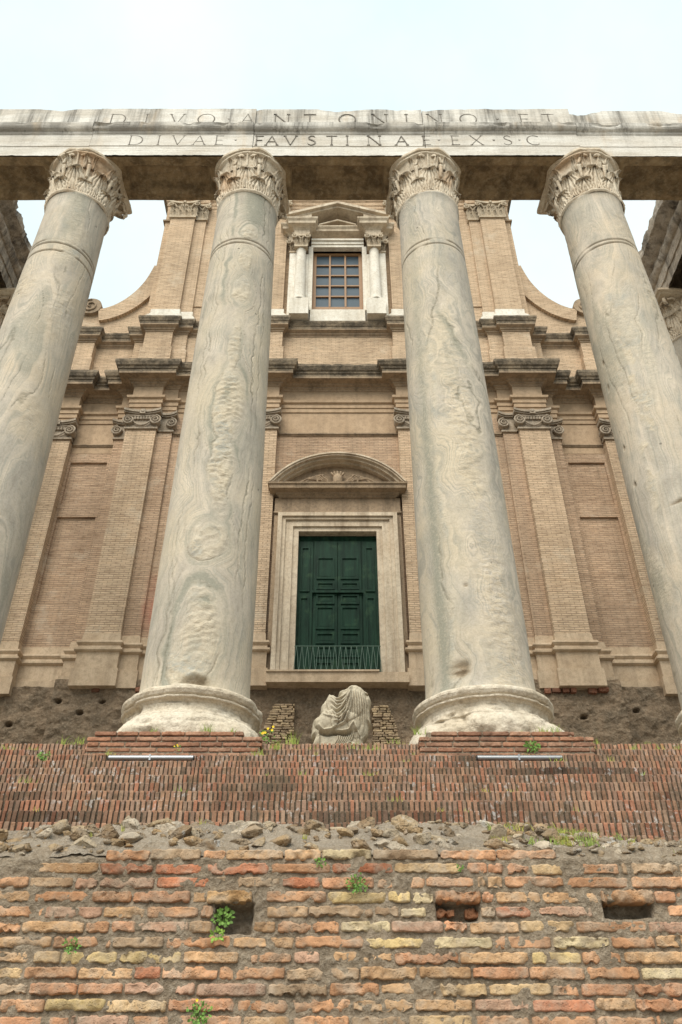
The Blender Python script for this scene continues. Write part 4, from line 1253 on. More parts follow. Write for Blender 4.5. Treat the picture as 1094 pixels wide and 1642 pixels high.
# ------------------------------------------------------------------ the baroque church
ch = thing('baroque_church', 'tall ochre brick church facade with pilasters, scrolled shoulders and green door behind the columns', 'church', (0, 21, 8.8))
PLAN_L = [(-9.5, 19.9), (-8.53, 19.9), (-8.53, 20.2), (-7.12, 20.2), (-7.12, 19.9), (-6.65, 19.9), (-6.65, 19.4), (-5.70, 19.4), (-5.70, 19.55), (-5.22, 19.55), (-5.22, 19.65),
          (-3.33, 19.65), (-3.33, 19.55), (-2.85, 19.55), (-2.85, 19.4), (-1.9, 19.4), (-1.9, 19.65)]
PLAN = PLAN_L + [(-x, y) for x, y in PLAN_L[::-1]]
def openwall(mb, x0, x1, y0, y1, z0, z1, op=None):
    if not op: mb.box(x0, x1, y0, y1, z0, z1); return
    a, b, c, d = op
    mb.box(x0, a, y0, y1, z0, z1); mb.box(b, x1, y0, y1, z0, z1)
    if c > z0: mb.box(a, b, y0, y1, z0, c)
    mb.box(a, b, y0, y1, d, z1)
w = MB()
openwall(w, -6.66, 6.66, 19.65, 20.6, 8.85, 18.17, (-1.2, 1.2, 9.0, 13.70))
w.build('lower_wall', M['brick_wall'], ch)
for s in (-1, 1):
    w = MB()
    def bx(xa, xb, y0, z0, z1):
        w.box(min(s * xa, s * xb), max(s * xa, s * xb), y0, 20.6, z0, z1)
    bx(7.12, 9.5, 20.27, 8.85, 18.17)
    # raised frames round two sunk panels
    bx(7.12, 7.30, 20.2, 8.85, 17.1); bx(8.46, 8.53, 20.2, 8.85, 17.1)
    bx(7.30, 8.46, 20.2, 16.75, 17.1); bx(7.30, 8.46, 20.2, 14.62, 15.1); bx(7.30, 8.46, 20.2, 8.85, 11.6)
    w.build('side_bay_wall', M['brick_wall'], ch)
band = MB()      # plain frieze between astragal and entablature
for s in (-1, 1): MB().box(min(s * 7.125, s * 8.525), max(s * 7.125, s * 8.525), 20.19, 20.5, 17.102, 18.17).build('frieze_band', M['plaster'], ch)
band.box(-1.895, 1.895, 19.642, 19.9, 17.50, 18.17)
band.build('frieze_band', M['plaster'], ch)
# pilasters
ionic_v = None
def spiral(mb, cx, y, cz, r, dirn, turns=2.2, rad=0.035, dy=0.0):
    pts, rr = [], []
    for t in np.linspace(0, turns * 2 * math.pi, 34):
        q = r * (1 - t / (turns * 2 * math.pi) * 0.92)
        pts.append((cx + dirn * q * math.sin(t), y - 0.02 * t / 6, cz + q * math.cos(t))); rr.append(rad * (1 - 0.45 * t / (turns * 2 * math.pi)))
    mb.tube(pts, rr, 7)
def ionic(parent, x0, x1, y, z0=17.43, z1=18.17, left=True, right=True):
    mb = MB()
    cz = z0 + 0.33
    H = z1 - z0
    mb.box(x0 - 0.01, x1 + 0.01, y - 0.02, y + 0.15, z0 + 0.05, z1 - 0.02)         # bell
    mb.box(x0 - 0.05, x1 + 0.05, y - 0.06, y + 0.15, z0, z0 + 0.06)           # astragal
    xm = (x0 + x1) / 2
    if left:
        spiral(mb, x0 + 0.06, y - 0.10, cz, 0.19, -1); mb.tube([(x0 + 0.06, y - 0.09, cz), (x0 + 0.06, y + 0.14, cz)], [0.17, 0.17], 14)
    if right:
        spiral(mb, x1 - 0.06, y - 0.10, cz, 0.19, 1); mb.tube([(x1 - 0.06, y - 0.09, cz), (x1 - 0.06, y + 0.14, cz)], [0.17, 0.17], 14)
    # channel sagging from volute to volute, garland, egg band
    L = x1 - x0
    if L > 0.6:
        mb.tube([(x0 + 0.06 + t * (L - 0.12), y - 0.08, cz + 0.19 - 0.02 * math.sin(math.pi * t)) for t in np.linspace(0, 1, 9)], 0.03, 7)
        mb.tube([(x0 + 0.18 + t * (L - 0.36), y - 0.08, cz - 0.02 - 0.20 * math.sin(math.pi * t)) for t in np.linspace(0, 1, 13)], [0.02 + 0.018 * math.sin(math.pi * t) for t in np.linspace(0, 1, 13)], 7)
        for i in range(6):
            mb.tube([(x0 + 0.25 + i * (L - 0.5) / 5, y - 0.05, cz + 0.05), (x0 + 0.25 + i * (L - 0.5) / 5, y - 0.05, cz + 0.14)], [0.04, 0.05], 8)
        st = [(xm - 0.09, cz + 0.22), (xm + 0.09, cz + 0.22), (xm + 0.07, cz + 0.40), (xm - 0.07, cz + 0.40)]
        mb.prism(st, y - 0.17, y); mb.tube([(xm, y - 0.19, cz + 0.33), (xm, y - 0.13, cz + 0.33)], [0.05, 0.09], 9)
    # concave abacus
    n = 15
    for (p, za, zb) in [(0.10, z1 - 0.14, z1 - 0.09), (0.14, z1 - 0.09, z1 - 0.004)]:
        fr = []
        for t in np.linspace(0, 1, n):
            c = 1 - (2 * t - 1) ** 2
            fr.append((x0 - 0.11 + t * (L + 0.22), y - p - 0.10 + 0.12 * c))
        v = [(a, b_, za) for a, b_ in fr] + [(a, b_, zb) for a, b_ in fr] + [(a, y + 0.1, za) for a, b_ in fr] + [(a, y + 0.1, zb) for a, b_ in fr]
        f = []
        for i in range(n - 1):
            f += [(i, i + 1, n + i + 1, n + i), (i, 2 * n + i, 2 * n + i + 1, i + 1), (n + i, n + i + 1, 3 * n + i + 1, 3 * n + i)]
        f += [(0, n, 3 * n, 2 * n), (n - 1, 3 * n - 1, 4 * n - 1, 2 * n - 1)]
        mb.add(v, f)
    return mb.build('capital', M['ionic'], parent)
def pil(x0, x1, y, yb, cap=(1, 1)):
    o = MB().box(x0, x1, y, yb, 9.4, 17.43).build('pilaster', M['brick_pil'] if (x1 - x0) > 0.6 else M['brick_wall'], ch)
    ionic(o, x0, x1, y, left=cap[0], right=cap[1])
    return o
pil(-9.5, -8.53, 19.9, 20.3)
pil(8.53, 9.5, 19.9, 20.3)
pil(-7.12, -6.652, 19.9, 20.3, (1, 0)); pil(6.652, 7.12, 19.9, 20.3, (0, 1))
pil(-6.65, -5.70, 19.4, 20.0); pil(5.70, 6.65, 19.4, 20.0)
pil(-5.698, -5.22, 19.55, 19.7, (0, 1)); pil(5.22, 5.698, 19.55, 19.7, (1, 0))
pil(-3.33, -2.852, 19.55, 19.7, (1, 0)); pil(2.852, 3.33, 19.55, 19.7, (0, 1))
pil(-2.85, -1.90, 19.4, 19.7); pil(1.90, 2.85, 19.4, 19.7)
# string course at capital foot on the walls between
for a, b, y in [(-5.21, -3.34, 19.65), (-1.895, 1.895, 19.65), (3.34, 5.21, 19.65), (-8.525, -7.125, 20.2), (7.125, 8.525, 20.2)]:
    MB().box(a, b, y - 0.07, y + 0.1, 17.41, 17.455).box(a, b, y - 0.04, y + 0.1, 17.37, 17.408).build('string_course', M['cornice'], ch)
# travertine plinth following every break
pb = [(-0.2, 8.72), (0.12, 8.74), (0.12, 9.22), (0.07, 9.23), (0.07, 9.68), (0.11, 9.70), (0.15, 9.73), (0.15, 9.78), (0.09, 9.81), (0.07, 9.88), (0.10, 9.91), (0.13, 9.95), (0.11, 10.01), (0.03, 10.05), (0.012, 10.26), (-0.2, 10.27)]
iL = PLAN.index((-1.9, 19.65))
pl = MB()
pl.sweep([p for p in PLAN_L[:-1]] + [(-1.9, 19.75)], pb)
pl.sweep([(1.9, 19.75)] + [(-x, y) for x, y in PLAN_L[::-1][1:]], pb)
pl.build('plinth', M['travertine'], ch)
# lower entablature
pe = [(-0.2, 18.17), (0.0, 18.172), (0.0, 18.36), (0.035, 18.365), (0.035, 18.53), (0.065, 18.535), (0.065, 18.68), (0.13, 18.72), (0.145, 18.80), (-0.0, 18.83)]
MB().sweep(PLAN, pe).build('architrave', M['plaster'], ch)
MB().sweep(PLAN, [(-0.2, 18.78), (0.0, 18.80), (0.0, 19.32), (-0.2, 19.33)]).build('frieze', M['plaster'], ch)
def rough_top(mb, z_lo, amp, sc=3):
    def fn(V):
        k = np.clip((V[:, 2] - z_lo) / 0.1, 0, 1)
        W = V.copy()
        W[:, 2] -= k * np.clip(fbm(V * np.array([sc, sc, 1]), 4, 9), 0, 1) * amp
        W[:, 1] += k * fbm(V * sc * 2, 3, 19) * amp * 0.3
        return W
    mb.displace(fn)
def subdiv_plan(plan, st=0.12):
    out = []
    for (a, b), (c, d) in zip(plan, plan[1:]):
        L = math.hypot(c - a, d - b); k = max(1, int(L / st))
        for i in range(k): out.append((a + (c - a) * i / k, b + (d - b) * i / k))
    out.append(plan[-1])
    return out
bedp = [(-0.1, 19.30), (0.02, 19.31), (0.05, 19.36), (0.10, 19.39), (0.10, 19.43), (0.17, 19.45), (0.21, 19.50), (0.42, 19.515), (0.44, 19.50), (0.45, 19.50)]
MB().sweep(PLAN, bedp + [(0.45, 19.60), (-0.1, 19.60)]).build('bed_moulding', M['cornice'], ch)
c = MB().sweep(subdiv_plan(PLAN), [(0.3, 19.60), (0.452, 19.58), (0.455, 19.66), (0.49, 19.68), (0.50, 19.74), (0.55, 19.78), (0.585, 19.87), (0.60, 19.90), (0.60, 20.00), (0.3, 20.04), (-0.1, 20.08)])
rough_top(c, 19.86, 0.08); c.build('cornice', M['crust'], ch)
# attic storey
at = MB().sweep(PLAN, [(0.06, 20.05), (0.06, 21.15), (0.045, 21.17), (0.0, 21.18), (0.0, 21.98), (-0.3, 21.98)], cap=False)
at.build('attic_wall', M['brick_upper'], ch)
ab_ = [(-0.2, 21.95), (0.02, 21.96), (0.03, 22.01), (0.07, 22.03), (0.08, 22.08), (0.17, 22.13), (0.19, 22.14)]
MB().sweep(PLAN, ab_ + [(0.19, 22.2), (-0.2, 22.2)]).build('attic_bed_moulding', M['cornice'], ch)
c = MB().sweep(subdiv_plan(PLAN), [(-0.1, 22.2), (0.193, 22.19), (0.195, 22.28), (0.22, 22.30), (0.25, 22.38), (0.27, 22.42), (0.27, 22.50), (0.0, 22.54), (-0.3, 22.56)])
rough_top(c, 22.4, 0.06); c.build('attic_cornice', M['crust'], ch)
# upper storey
def UX(v): return v
up = MB()
openwall(up, -6.85, 6.85, 19.70, 20.9, 22.5, 29.62, (-0.93, 0.93, 23.22, 26.85))
for s in (-1, 1):
    a, b = sorted((s * 5.2, s * 3.9))
    up.box(a + (0.25 if s > 0 else 0.0), b - (0.0 if s > 0 else 0.25), 19.66, 19.71, 23.6, 28.0)
up.build('upper_wall', M['brick_upper'], ch)
def corinth(parent, x0, x1, y, z0, z1, full=True, mat='carved'):
    mb = MB()
    H = z1 - z0; L = x1 - x0
    mb.box(x0, x1, y - 0.02, y + 0.12, z0 + 0.05, z1 - 0.05)
    mb.box(x0 - 0.05, x1 + 0.05, y - 0.07, y + 0.12, z0 - 0.04, z0 + 0.04)
    nl = max(2, round(L / 0.24))
    for rowi, (za, hh, o) in enumerate([(0.05, 0.36, 0.0), (0.08, 0.62, 0.5)]):
        cnt = nl if rowi == 0 else nl + 1
        for i in range(cnt):
            xc = x0 + (i + (0.5 if rowi == 0 else 0.0)) * L / nl
            w_ = L / nl * 0.42
            u = np.linspace(-1, 1, 9); v = np.linspace(0, 1, 9)
            U, V = np.meshgrid(u, v)
            wid = w_ * (0.8 + 0.2 * np.cos(V * 9)) * np.sqrt(np.clip(1.05 - V ** 4, 0, 1))
            Zq = z0 + H * (za + hh * np.where(V < 0.85, V, 0.85 - (V - 0.85)))
            Yq = y - 0.02 - (0.03 + 0.13 * V ** 2.5) * (1 - 0.6 * U ** 2) - 0.015 * np.cos(U * 9)
            mb.grid(np.stack([xc + U * wid, Yq, Zq], -1))
    for xx, s in ((x0, -1), (x1, 1)):
        spiral(mb, xx + s * 0.03, y - 0.14, z1 - 0.24 * H, 0.12, s, 1.6, 0.035)
        mb.tube([(xx - s * 0.22, y - 0.05, z0 + 0.58 * H), (xx - s * 0.10, y - 0.10, z0 + 0.80 * H), (xx + s * 0.03, y - 0.14, z1 - 0.13 * H)], [0.03, 0.04, 0.035], 7)
        if L > 0.6: spiral(mb, (x0 + x1) / 2 + s * 0.1, y - 0.08, z1 - 0.26 * H, 0.08, -s, 1.4, 0.025)
    n = 13
    fr = [(x0 - 0.13 + t * (L + 0.26), y - 0.20 + 0.10 * (1 - (2 * t - 1) ** 2)) for t in np.linspace(0, 1, n)]
    za, zb = z1 - 0.11 * H, z1 - 0.003
    v = [(a, b_, za) for a, b_ in fr] + [(a, b_, zb) for a, b_ in fr] + [(a, y + 0.1, za) for a, b_ in fr] + [(a, y + 0.1, zb) for a, b_ in fr]
    f = []
    for i in range(n - 1): f += [(i, i + 1, n + i + 1, n + i), (i, 2 * n + i, 2 * n + i + 1, i + 1), (n + i, n + i + 1, 3 * n + i + 1, 3 * n + i)]
    f += [(0, n, 3 * n, 2 * n), (n - 1, 3 * n - 1, 4 * n - 1, 2 * n - 1)]
    mb.add(v, f)
    if L > 0.6: mb.tube([((x0 + x1) / 2, y - 0.16, z1 - 0.06 * H), ((x0 + x1) / 2, y - 0.05, z1 - 0.06 * H)], [0.05, 0.10], 9)
    return mb.build('capital', M[mat], parent)
def upil(x0, x1, y, yb):
    o = MB().box(x0, x1, y, yb, 22.9, 28.66).build('upper_pilaster', M['brick_upper'], ch)
    corinth(o, x0, x1, y, 28.66, 29.60)
    b = MB()
    for p, za, zb in [(0.16, 22.52, 22.72), (0.13, 22.72, 22.80), (0.08, 22.80, 22.90), (0.045, 22.90, 23.16)]:
        b.box(x0 - p, x1 + p, y - p, yb - 0.02, za, zb - 0.001)
    b.build('pilaster_base', M['white'], o)
for s in (-1, 1):
    def U2(a, b, y, yb):
        a, b = sorted((s * a, s * b)); upil(a, b, y, yb)
    U2(6.58, 5.63, 19.45, 19.9); U2(5.628, 5.20, 19.58, 19.8); U2(2.85, 1.95, 19.45, 19.9); U2(3.3, 2.852, 19.58, 19.8)
UP_L = [(-6.85, 21.0), (-6.85, 19.72), (-6.6, 19.72), (-6.6, 19.45), (-5.63, 19.45), (-5.63, 19.58), (-5.2, 19.58), (-5.2, 19.70), (-3.3, 19.70), (-3.3, 19.58), (-2.85, 19.58), (-2.85, 19.45), (-1.95, 19.45), (-1.95, 19.70)]
UP = UP_L + [(-x, y) for x, y in UP_L[::-1]]
MB().sweep(UP, [(-0.2, 29.60), (0.02, 29.602), (0.02, 29.78), (0.05, 29.79), (0.05, 29.98), (0.10, 30.04), (0.12, 30.12), (0.0, 30.14), (0.0, 30.75), (-0.2, 30.76)]).build('upper_entablature', M['brick_upper'], ch)
c = MB().sweep(subdiv_plan(UP, 0.3), [(-0.1, 30.73), (0.06, 30.76), (0.12, 30.88), (0.2, 30.92), (0.42, 30.96), (0.42, 31.12), (0.5, 31.28), (0.52, 31.4), (-0.2, 31.5)])
c.build('upper_cornice', M['crust'], ch)
MB().prism([(-6.9, 31.45), (6.9, 31.45), (0, 33.6)], 19.75, 20.9).build('gable', M['brick_upper'], ch)
# string stubs on the outer return
for s in (-1, 1):
    a, b = sorted((s * 6.62, s * 6.93)); MB().box(a, b, 19.62, 20.6, 28.72, 28.80).build('string_stub', M['cornice'], ch)
    a, b = sorted((s * 6.84, s * 7.05)); MB().box(a, b, 20.3, 20.9, 28.0, 28.08).build('string_stub', M['cornice'], ch)
# sweeping volute shoulders
for s in (-1, 1):
    outer = [(6.85, 27.9), (6.92, 26.6), (7.02, 26.0), (7.2, 25.3), (7.45, 24.75), (7.75, 24.3), (8.1, 23.95), (8.45, 23.75), (8.7, 23.7), (9.2, 23.7), (9.2, 22.5), (6.8, 22.5), (6.8, 27.9)]
    # refine the curve
    cu = np.array(outer[:9]); t = np.linspace(0, 8, 40)
    cur = [(float(np.interp(q, range(9), cu[:, 0])), float(np.interp(q, range(9), cu[:, 1]))) for q in t]
    for _ in range(3): cur = [cur[0]] + [((a[0] + 2 * b[0] + c_[0]) / 4, (a[1] + 2 * b[1] + c_[1]) / 4) for a, b, c_ in zip(cur, cur[1:], cur[2:])] + [cur[-1]]
    poly = cur + outer[9:]
    vol = MB()
    P2 = [(s * a, b) for a, b in poly]
    vol.prism(P2 if s < 0 else P2[::-1], 20.0, 20.7)
    o = vol.build('volute_shoulder', M['brick_upper'], ch)
    rim = MB()
    inn = []
    for i, (a, b) in enumerate(cur):
        if b > 26.3: continue
        j = min(i + 1, len(cur) - 1); k = max(i - 1, 0)
        dx, dz = cur[j][0] - cur[k][0], cur[j][1] - cur[k][1]; L = math.hypot(dx, dz)
        nx_, nz_ = dz / L, -dx / L
        inn.append((a, b, a + nx_ * 0.62 * min(1, (26.4 - b) / 1.5 + 0.3), b + nz_ * 0.62 * min(1, (26.4 - b) / 1.5 + 0.3)))
    for q0, q1 in zip(inn, inn[1:]):
        p4 = [(s * q0[0], q0[1]), (s * q1[0], q1[1]), (s * q1[2], q1[3]), (s * q0[2], q0[3])]
        rim.prism(p4, 19.86, 20.02)
    rim.build('volute_rim', M['cornice'] if False else M['brick_upper'], o)
    scr = MB()
    scr.tube([(s * 9.0, 19.84, 23.86), (s * 9.0, 20.7, 23.86)], [0.40, 0.40], 28)
    scr.build('scroll_drum', M['cornice'], o, smooth=False)
    sp = MB(); spiral(sp, s * 9.0, 19.83, 23.86, 0.34, s, 1.6, 0.04); sp.build('scroll_spiral', M['cornice'], o)

# upper window with its aedicule
win = MB()
win.box(-0.93, -0.80, 19.78, 19.90, 23.3, 26.84); win.box(0.80, 0.93, 19.78, 19.90, 23.3, 26.84)
win.box(-0.80, 0.80, 19.78, 19.90, 23.3, 23.72); win.box(-0.80, 0.80, 19.78, 19.90, 26.72, 26.84)
for x in (-0.29, 0.29): win.box(x - 0.035, x + 0.035, 19.77, 19.89, 23.72, 26.72)
for i in range(1, 5):
    z = 23.72 + i * 0.60
    for a, b in ((-0.80, -0.326), (-0.254, 0.254), (0.326, 0.80)): win.box(a, b, 19.785, 19.885, z - 0.03, z + 0.03)
wo = win.build('window', M['wood'], ch)
MB().box(-0.80, 0.80, 19.845, 19.86, 23.7, 26.74).build('pane', M['glass'], wo)
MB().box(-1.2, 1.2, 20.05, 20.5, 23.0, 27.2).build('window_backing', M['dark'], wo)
ad = MB()
ad.box(-1.72, 1.72, 19.50, 19.9, 22.56, 22.60)
ad.box(-0.98, 0.98, 19.46, 19.70, 22.60, 23.20)
for s in (-1, 1):
    a, b = sorted((s * 1.03, s * 1.70)); ad.box(a, b, 19.10, 19.70, 22.58, 23.42); 
    a, b = sorted((s * 0.93, s * 1.10)); ad.box(a, b, 19.48, 19.70, 23.2, 26.85)          # jamb
    a, b = sorted((s * 1.56, s * 1.80)); ad.box(a, b, 19.36, 19.70, 22.6, 26.30)          # outer strip
    a, b = sorted((s * 1.102, s * 1.2)); ad.box(a, b, 19.42, 19.70, 23.4, 26.30)
wo2 = ad.build('window_surround', M['white'], ch)
lin = MB()
for p, za, zb in [(0.20, 26.85, 27.0), (0.24, 27.0, 27.15), (0.30, 27.15, 27.25)]: lin.box(-1.0, 1.0, 19.70 - p, 19.9, za, zb)
lin.build('lintel', M['white'], wo2)
MB().box(-1.0, 1.0, 19.50, 19.9, 27.25, 27.50).build('frieze', M['plaster'], wo2)
for s in (-1, 1):
    cc = MB(); pr = [(0.235, 23.42), (0.24, 23.48), (0.215, 23.52), (0.205, 23.6)] + [(0.205 - 0.03 * t ** 1.5, 23.6 + 2.72 * t) for t in np.linspace(0.1, 1, 8)] + [(0.195, 26.34), (0.19, 26.36)]
    cc.lathe(pr, (s * 1.37, 19.30), 28)
    o = cc.build('colonnette', M['white'], wo2, smooth=True, sharp=50)
    xa, xb = s * 1.37 - 0.2, s * 1.37 + 0.2
    corinth(wo2, xa, xb, 19.14, 26.36, 27.0)
    xa, xb = sorted((s * 1.60, s * 1.78)); corinth(wo2, xa, xb, 19.40, 26.34, 27.0)
ent2 = MB()
pc = [(-0.1, 27.0), (0.0, 27.001), (0.0, 27.12), (0.03, 27.13), (0.03, 27.40), (0.08, 27.46), (0.14, 27.50), (0.26, 27.54), (0.27, 27.66), (0.34, 27.74), (0.35, 27.80), (-0.1, 27.82)]
pcl = [(-1.84, 19.72), (-1.84, 19.42), (-1.62, 19.42), (-1.62, 19.16), (-1.10, 19.16), (-1.10, 19.47), (1.10, 19.47), (1.10, 19.16), (1.62, 19.16), (1.62, 19.42), (1.84, 19.42), (1.84, 19.72)]
ent2.sweep(pcl[:6], pc); ent2.sweep(pcl[6:], pc)
ent2.sweep([(-1.10, 19.50), (1.10, 19.50)], [(0, 27.48), (0.1, 27.52), (0.22, 27.56), (0.23, 27.66), (0.30, 27.74), (0.30, 27.80), (-0.1, 27.82)])
ent2.build('aedicule_cornice', M['jamb'], wo2)
pd = MB()
for s in (-1, 1):
    for (p, o1, o2) in [(0.52, 0.0, 0.10), (0.64, 0.10, 0.24)]:
        pts = [(s * 1.95, 27.82 + o1), (0, 28.58 + o1), (0, 28.58 + o2), (s * 1.95, 27.82 + o2)]
        pd.prism(pts if s < 0 else pts[::-1], 19.45 - p, 19.8)
    pts = [(s * 1.95, 27.82), (s * 1.0, 27.82), (s * 1.0, 28.19), (s * 1.95, 27.822)]
    pd.prism(pts if s < 0 else pts[::-1], 18.95, 19.6)
    pts = [(s * 0.72, 27.83), (0, 28.12), (0, 28.20), (s * 0.72, 27.90)]
    pd.prism(pts if s < 0 else pts[::-1], 19.2, 19.6)
pd.build('window_pediment', M['jamb'], wo2)
MB().prism([(-1.9, 27.81), (1.9, 27.81), (0, 28.6)], 19.5, 19.8).build('tympanum', M['crust'], wo2)

# door, surround, segmental pediment
ds = MB()
def frame_ring(mb, xi, xo, zt_i, zt_o, y0, y1, zb=9.07):
    for s in (-1, 1):
        pts = [(s * xi, zb), (s * xo, zb), (s * xo, zt_o), (s * xi, zt_i)]
        mb.prism(pts if s > 0 else pts[::-1], y0, y1)
    mb.prism([(-xi, zt_i), (xi, zt_i), (xo, zt_o), (-xo, zt_o)], y0, y1)
frame_ring(ds, 1.12, 1.28, 13.62, 13.76, 19.52, 19.79)
frame_ring(ds, 1.28, 1.50, 13.76, 13.96, 19.46, 19.80)
frame_ring(ds, 1.50, 1.60, 13.96, 14.05, 19.40, 19.80)
frame_ring(ds, 1.60, 1.72, 14.05, 14.17, 19.34, 19.80)
dso = ds.build('door_surround', M['jamb'], ch)
fb = MB().box(-1.80, 1.80, 19.50, 19.80, 9.07, 14.24).box(-1.76, 1.76, 19.42, 19.8, 14.24, 14.72)
fb.box(-1.83, 1.83, 19.38, 19.8, 14.18, 14.24)
# open the backing where the door stands
fb = MB()
for s in (-1, 1):
    a, b = sorted((s * 1.70, s * 1.84)); fb.box(a, b, 19.46, 19.8, 9.07, 14.17)
fb.box(-1.84, 1.84, 19.44, 19.8, 14.172, 14.75); fb.box(-1.86, 1.86, 19.40, 19.8, 14.20, 14.25)
fb.build('overdoor_frieze', M['cornice'], dso)
hp = [(-0.1, 14.74), (0.02, 14.745), (0.05, 14.80), (0.10, 14.83), (0.12, 14.87), (0.30, 14.90), (0.31, 15.01), (0.35, 15.03), (0.36, 15.08), (-0.1, 15.10)]
MB().sweep([(-1.70, 19.72), (-1.70, 19.42), (1.70, 19.42), (1.70, 19.72)], hp).build('overdoor_cornice', M['cornice'], dso)
# arc through (+-2.05, 15.10) and (0, 16.12)
def arc(r_off, n=40, hw=2.03, rise=1.13, zb=15.10):
    R = (hw ** 2 + rise ** 2) / (2 * rise); zc = zb + rise - R
    a0 = math.asin(hw / R)
    return [((R + r_off) * math.sin(a), zc + (R + r_off) * math.cos(a)) for a in np.linspace(-a0, a0, n)]
sg = MB()
for ya, o1, o2 in [(19.06, -0.05, 0.0), (19.10, -0.10, -0.05), (19.20, -0.17, -0.10), (19.34, -0.24, -0.17)]:
    A1, A2 = arc(o1), arc(o2)
    A1 = [(x, max(z, 15.101)) for x, z in A1]
    for i in range(len(A1) - 1):
        sg.prism([A1[i], A1[i + 1], A2[i + 1], A2[i]], ya, 19.75)
sg.build('segmental_pediment', M['jamb'], dso)
A1 = [(x, max(z, 15.10)) for x, z in arc(-0.2)]
MB().prism([(-2.0, 15.09)] + [] + [(2.0, 15.09)] + A1[::-1][1:-1], 19.50, 19.7).build('pediment_tympanum', M['cornice'], dso)
orn = MB()
for s in (-1, 1):
    spiral(orn, s * 0.42, 19.40, 15.36, 0.22, s, 1.5, 0.035); spiral(orn, s * 0.85, 19.40, 15.24, 0.15, s, 1.4, 0.03)
    for k in range(6):
        orn.tube([(s * 0.1, 19.42, 15.15 + k * 0.04), (s * (0.5 + 0.08 * k), 19.38, 15.58 - k * 0.03), (s * (1.0 + 0.08 * k), 19.42, 15.36 - 0.04 * k), (s * (1.25 + 0.07 * k), 19.45, 15.13)], [0.02, 0.035, 0.03, 0.015], 7)
orn.tube([(0, 19.46, 15.12), (0, 19.40, 15.25), (0, 19.38, 15.5), (0, 19.42, 15.6)], [0.14, 0.16, 0.14, 0.08], 12)
for i in range(5):
    a = -0.7 + i * 0.35
    orn.tube([(0.14 * math.sin(a), 19.38, 15.5), (0.30 * math.sin(a), 19.36, 15.5 + 0.2 * math.cos(a))], [0.03, 0.035], 7)
orn.build('crown_relief', M['cornice'], dso, smooth=True)
# door leaves
dr = MB()
YD = 19.72
dr.box(-1.119, 1.119, YD + 0.05, YD + 0.15, 9.05, 13.619)
def panel(mb, x0, x1, z0, z1, y=YD):
    mb.box(x0, x1, y - 0.03, y + 0.06, z0, z0 + 0.05); mb.box(x0, x1, y - 0.03, y + 0.06, z1 - 0.05, z1)
    mb.box(x0, x0 + 0.05, y - 0.03, y + 0.06, z0 + 0.05, z1 - 0.05); mb.box(x1 - 0.05, x1, y - 0.03, y + 0.06, z0 + 0.05, z1 - 0.05)
    mb.box(x0 + 0.10, x1 - 0.10, y - 0.005, y + 0.055, z0 + 0.10, z1 - 0.10)
dro = dr.build('door', M['door'], ch)
for s in (-1, 1):
    m = MB()
    a, b = sorted((s * 0.015, s * 0.66)); m.box(a, b, YD, YD + 0.052, 9.07, 13.4)
    for z0, z1 in [(9.25, 9.6), (9.72, 10.05), (10.12, 10.45), (10.55, 11.25), (11.32, 11.62), (11.78, 12.02), (12.12, 12.85)]:
        panel(m, a + 0.07, b - 0.07, z0, z1)
    m.build('door_leaf', M['door'], dro)
    m = MB(); a, b = sorted((s * 0.70, s * 1.12)); m.box(a, b, YD + 0.01, YD + 0.052, 9.07, 13.4)
    panel(m, a + 0.07, b - 0.08, 9.3, 11.55, YD + 0.01); panel(m, a + 0.07, b - 0.08, 11.72, 13.2, YD + 0.01)
    m.build('side_panel', M['door'], dro)
MB().box(-0.70, 0.70, YD - 0.07, YD + 0.05, 11.655, 11.73).build('door_rail', M['door'], dro)
th = MB().box(-1.80, 1.80, 19.16, 19.75, 8.78, 9.05).box(-1.80, 1.05, 19.12, 19.7, 9.052, 9.10)
th.displace(lambda V: V + fbm(V * 3, 2, 4)[:, None] * 0.01)
th.build('door_sill', M['travertine'], dso)
rl = MB()
rl.tube([(-1.12, 19.30, 9.84), (1.12, 19.30, 9.84)], 0.012, 6)
rl.tube([(-1.12, 19.30, 9.14), (1.12, 19.30, 9.14)], 0.010, 6)
n = 16
for i in range(n):
    x = -1.06 + i * 2.12 / (n - 1)
    for s in (-1, 1):
        rl.tube([(x, 19.30, 9.84), (x + s * 0.035, 19.30, 9.55), (x + s * 0.05, 19.30, 9.30), (x + s * 0.075, 19.30, 9.12)], 0.007, 5)
rl.build('iron_railing', M['iron'], dso)
body = MB().box(-9.3, 9.3, 20.62, 34, 8.7, 20.0).box(-6.8, 6.8, 20.92, 34, 20.0, 29.4)
body.build('nave', M['brick_wall'], ch)
ro = MB().prism([(-7.1, 29.4), (7.1, 29.4), (0, 32.6)], 20.95, 34); ro.build('roof', M['cornice'], ch)

# pilasters' red graffiti haze is left as a faint stain in the brick; not modelled

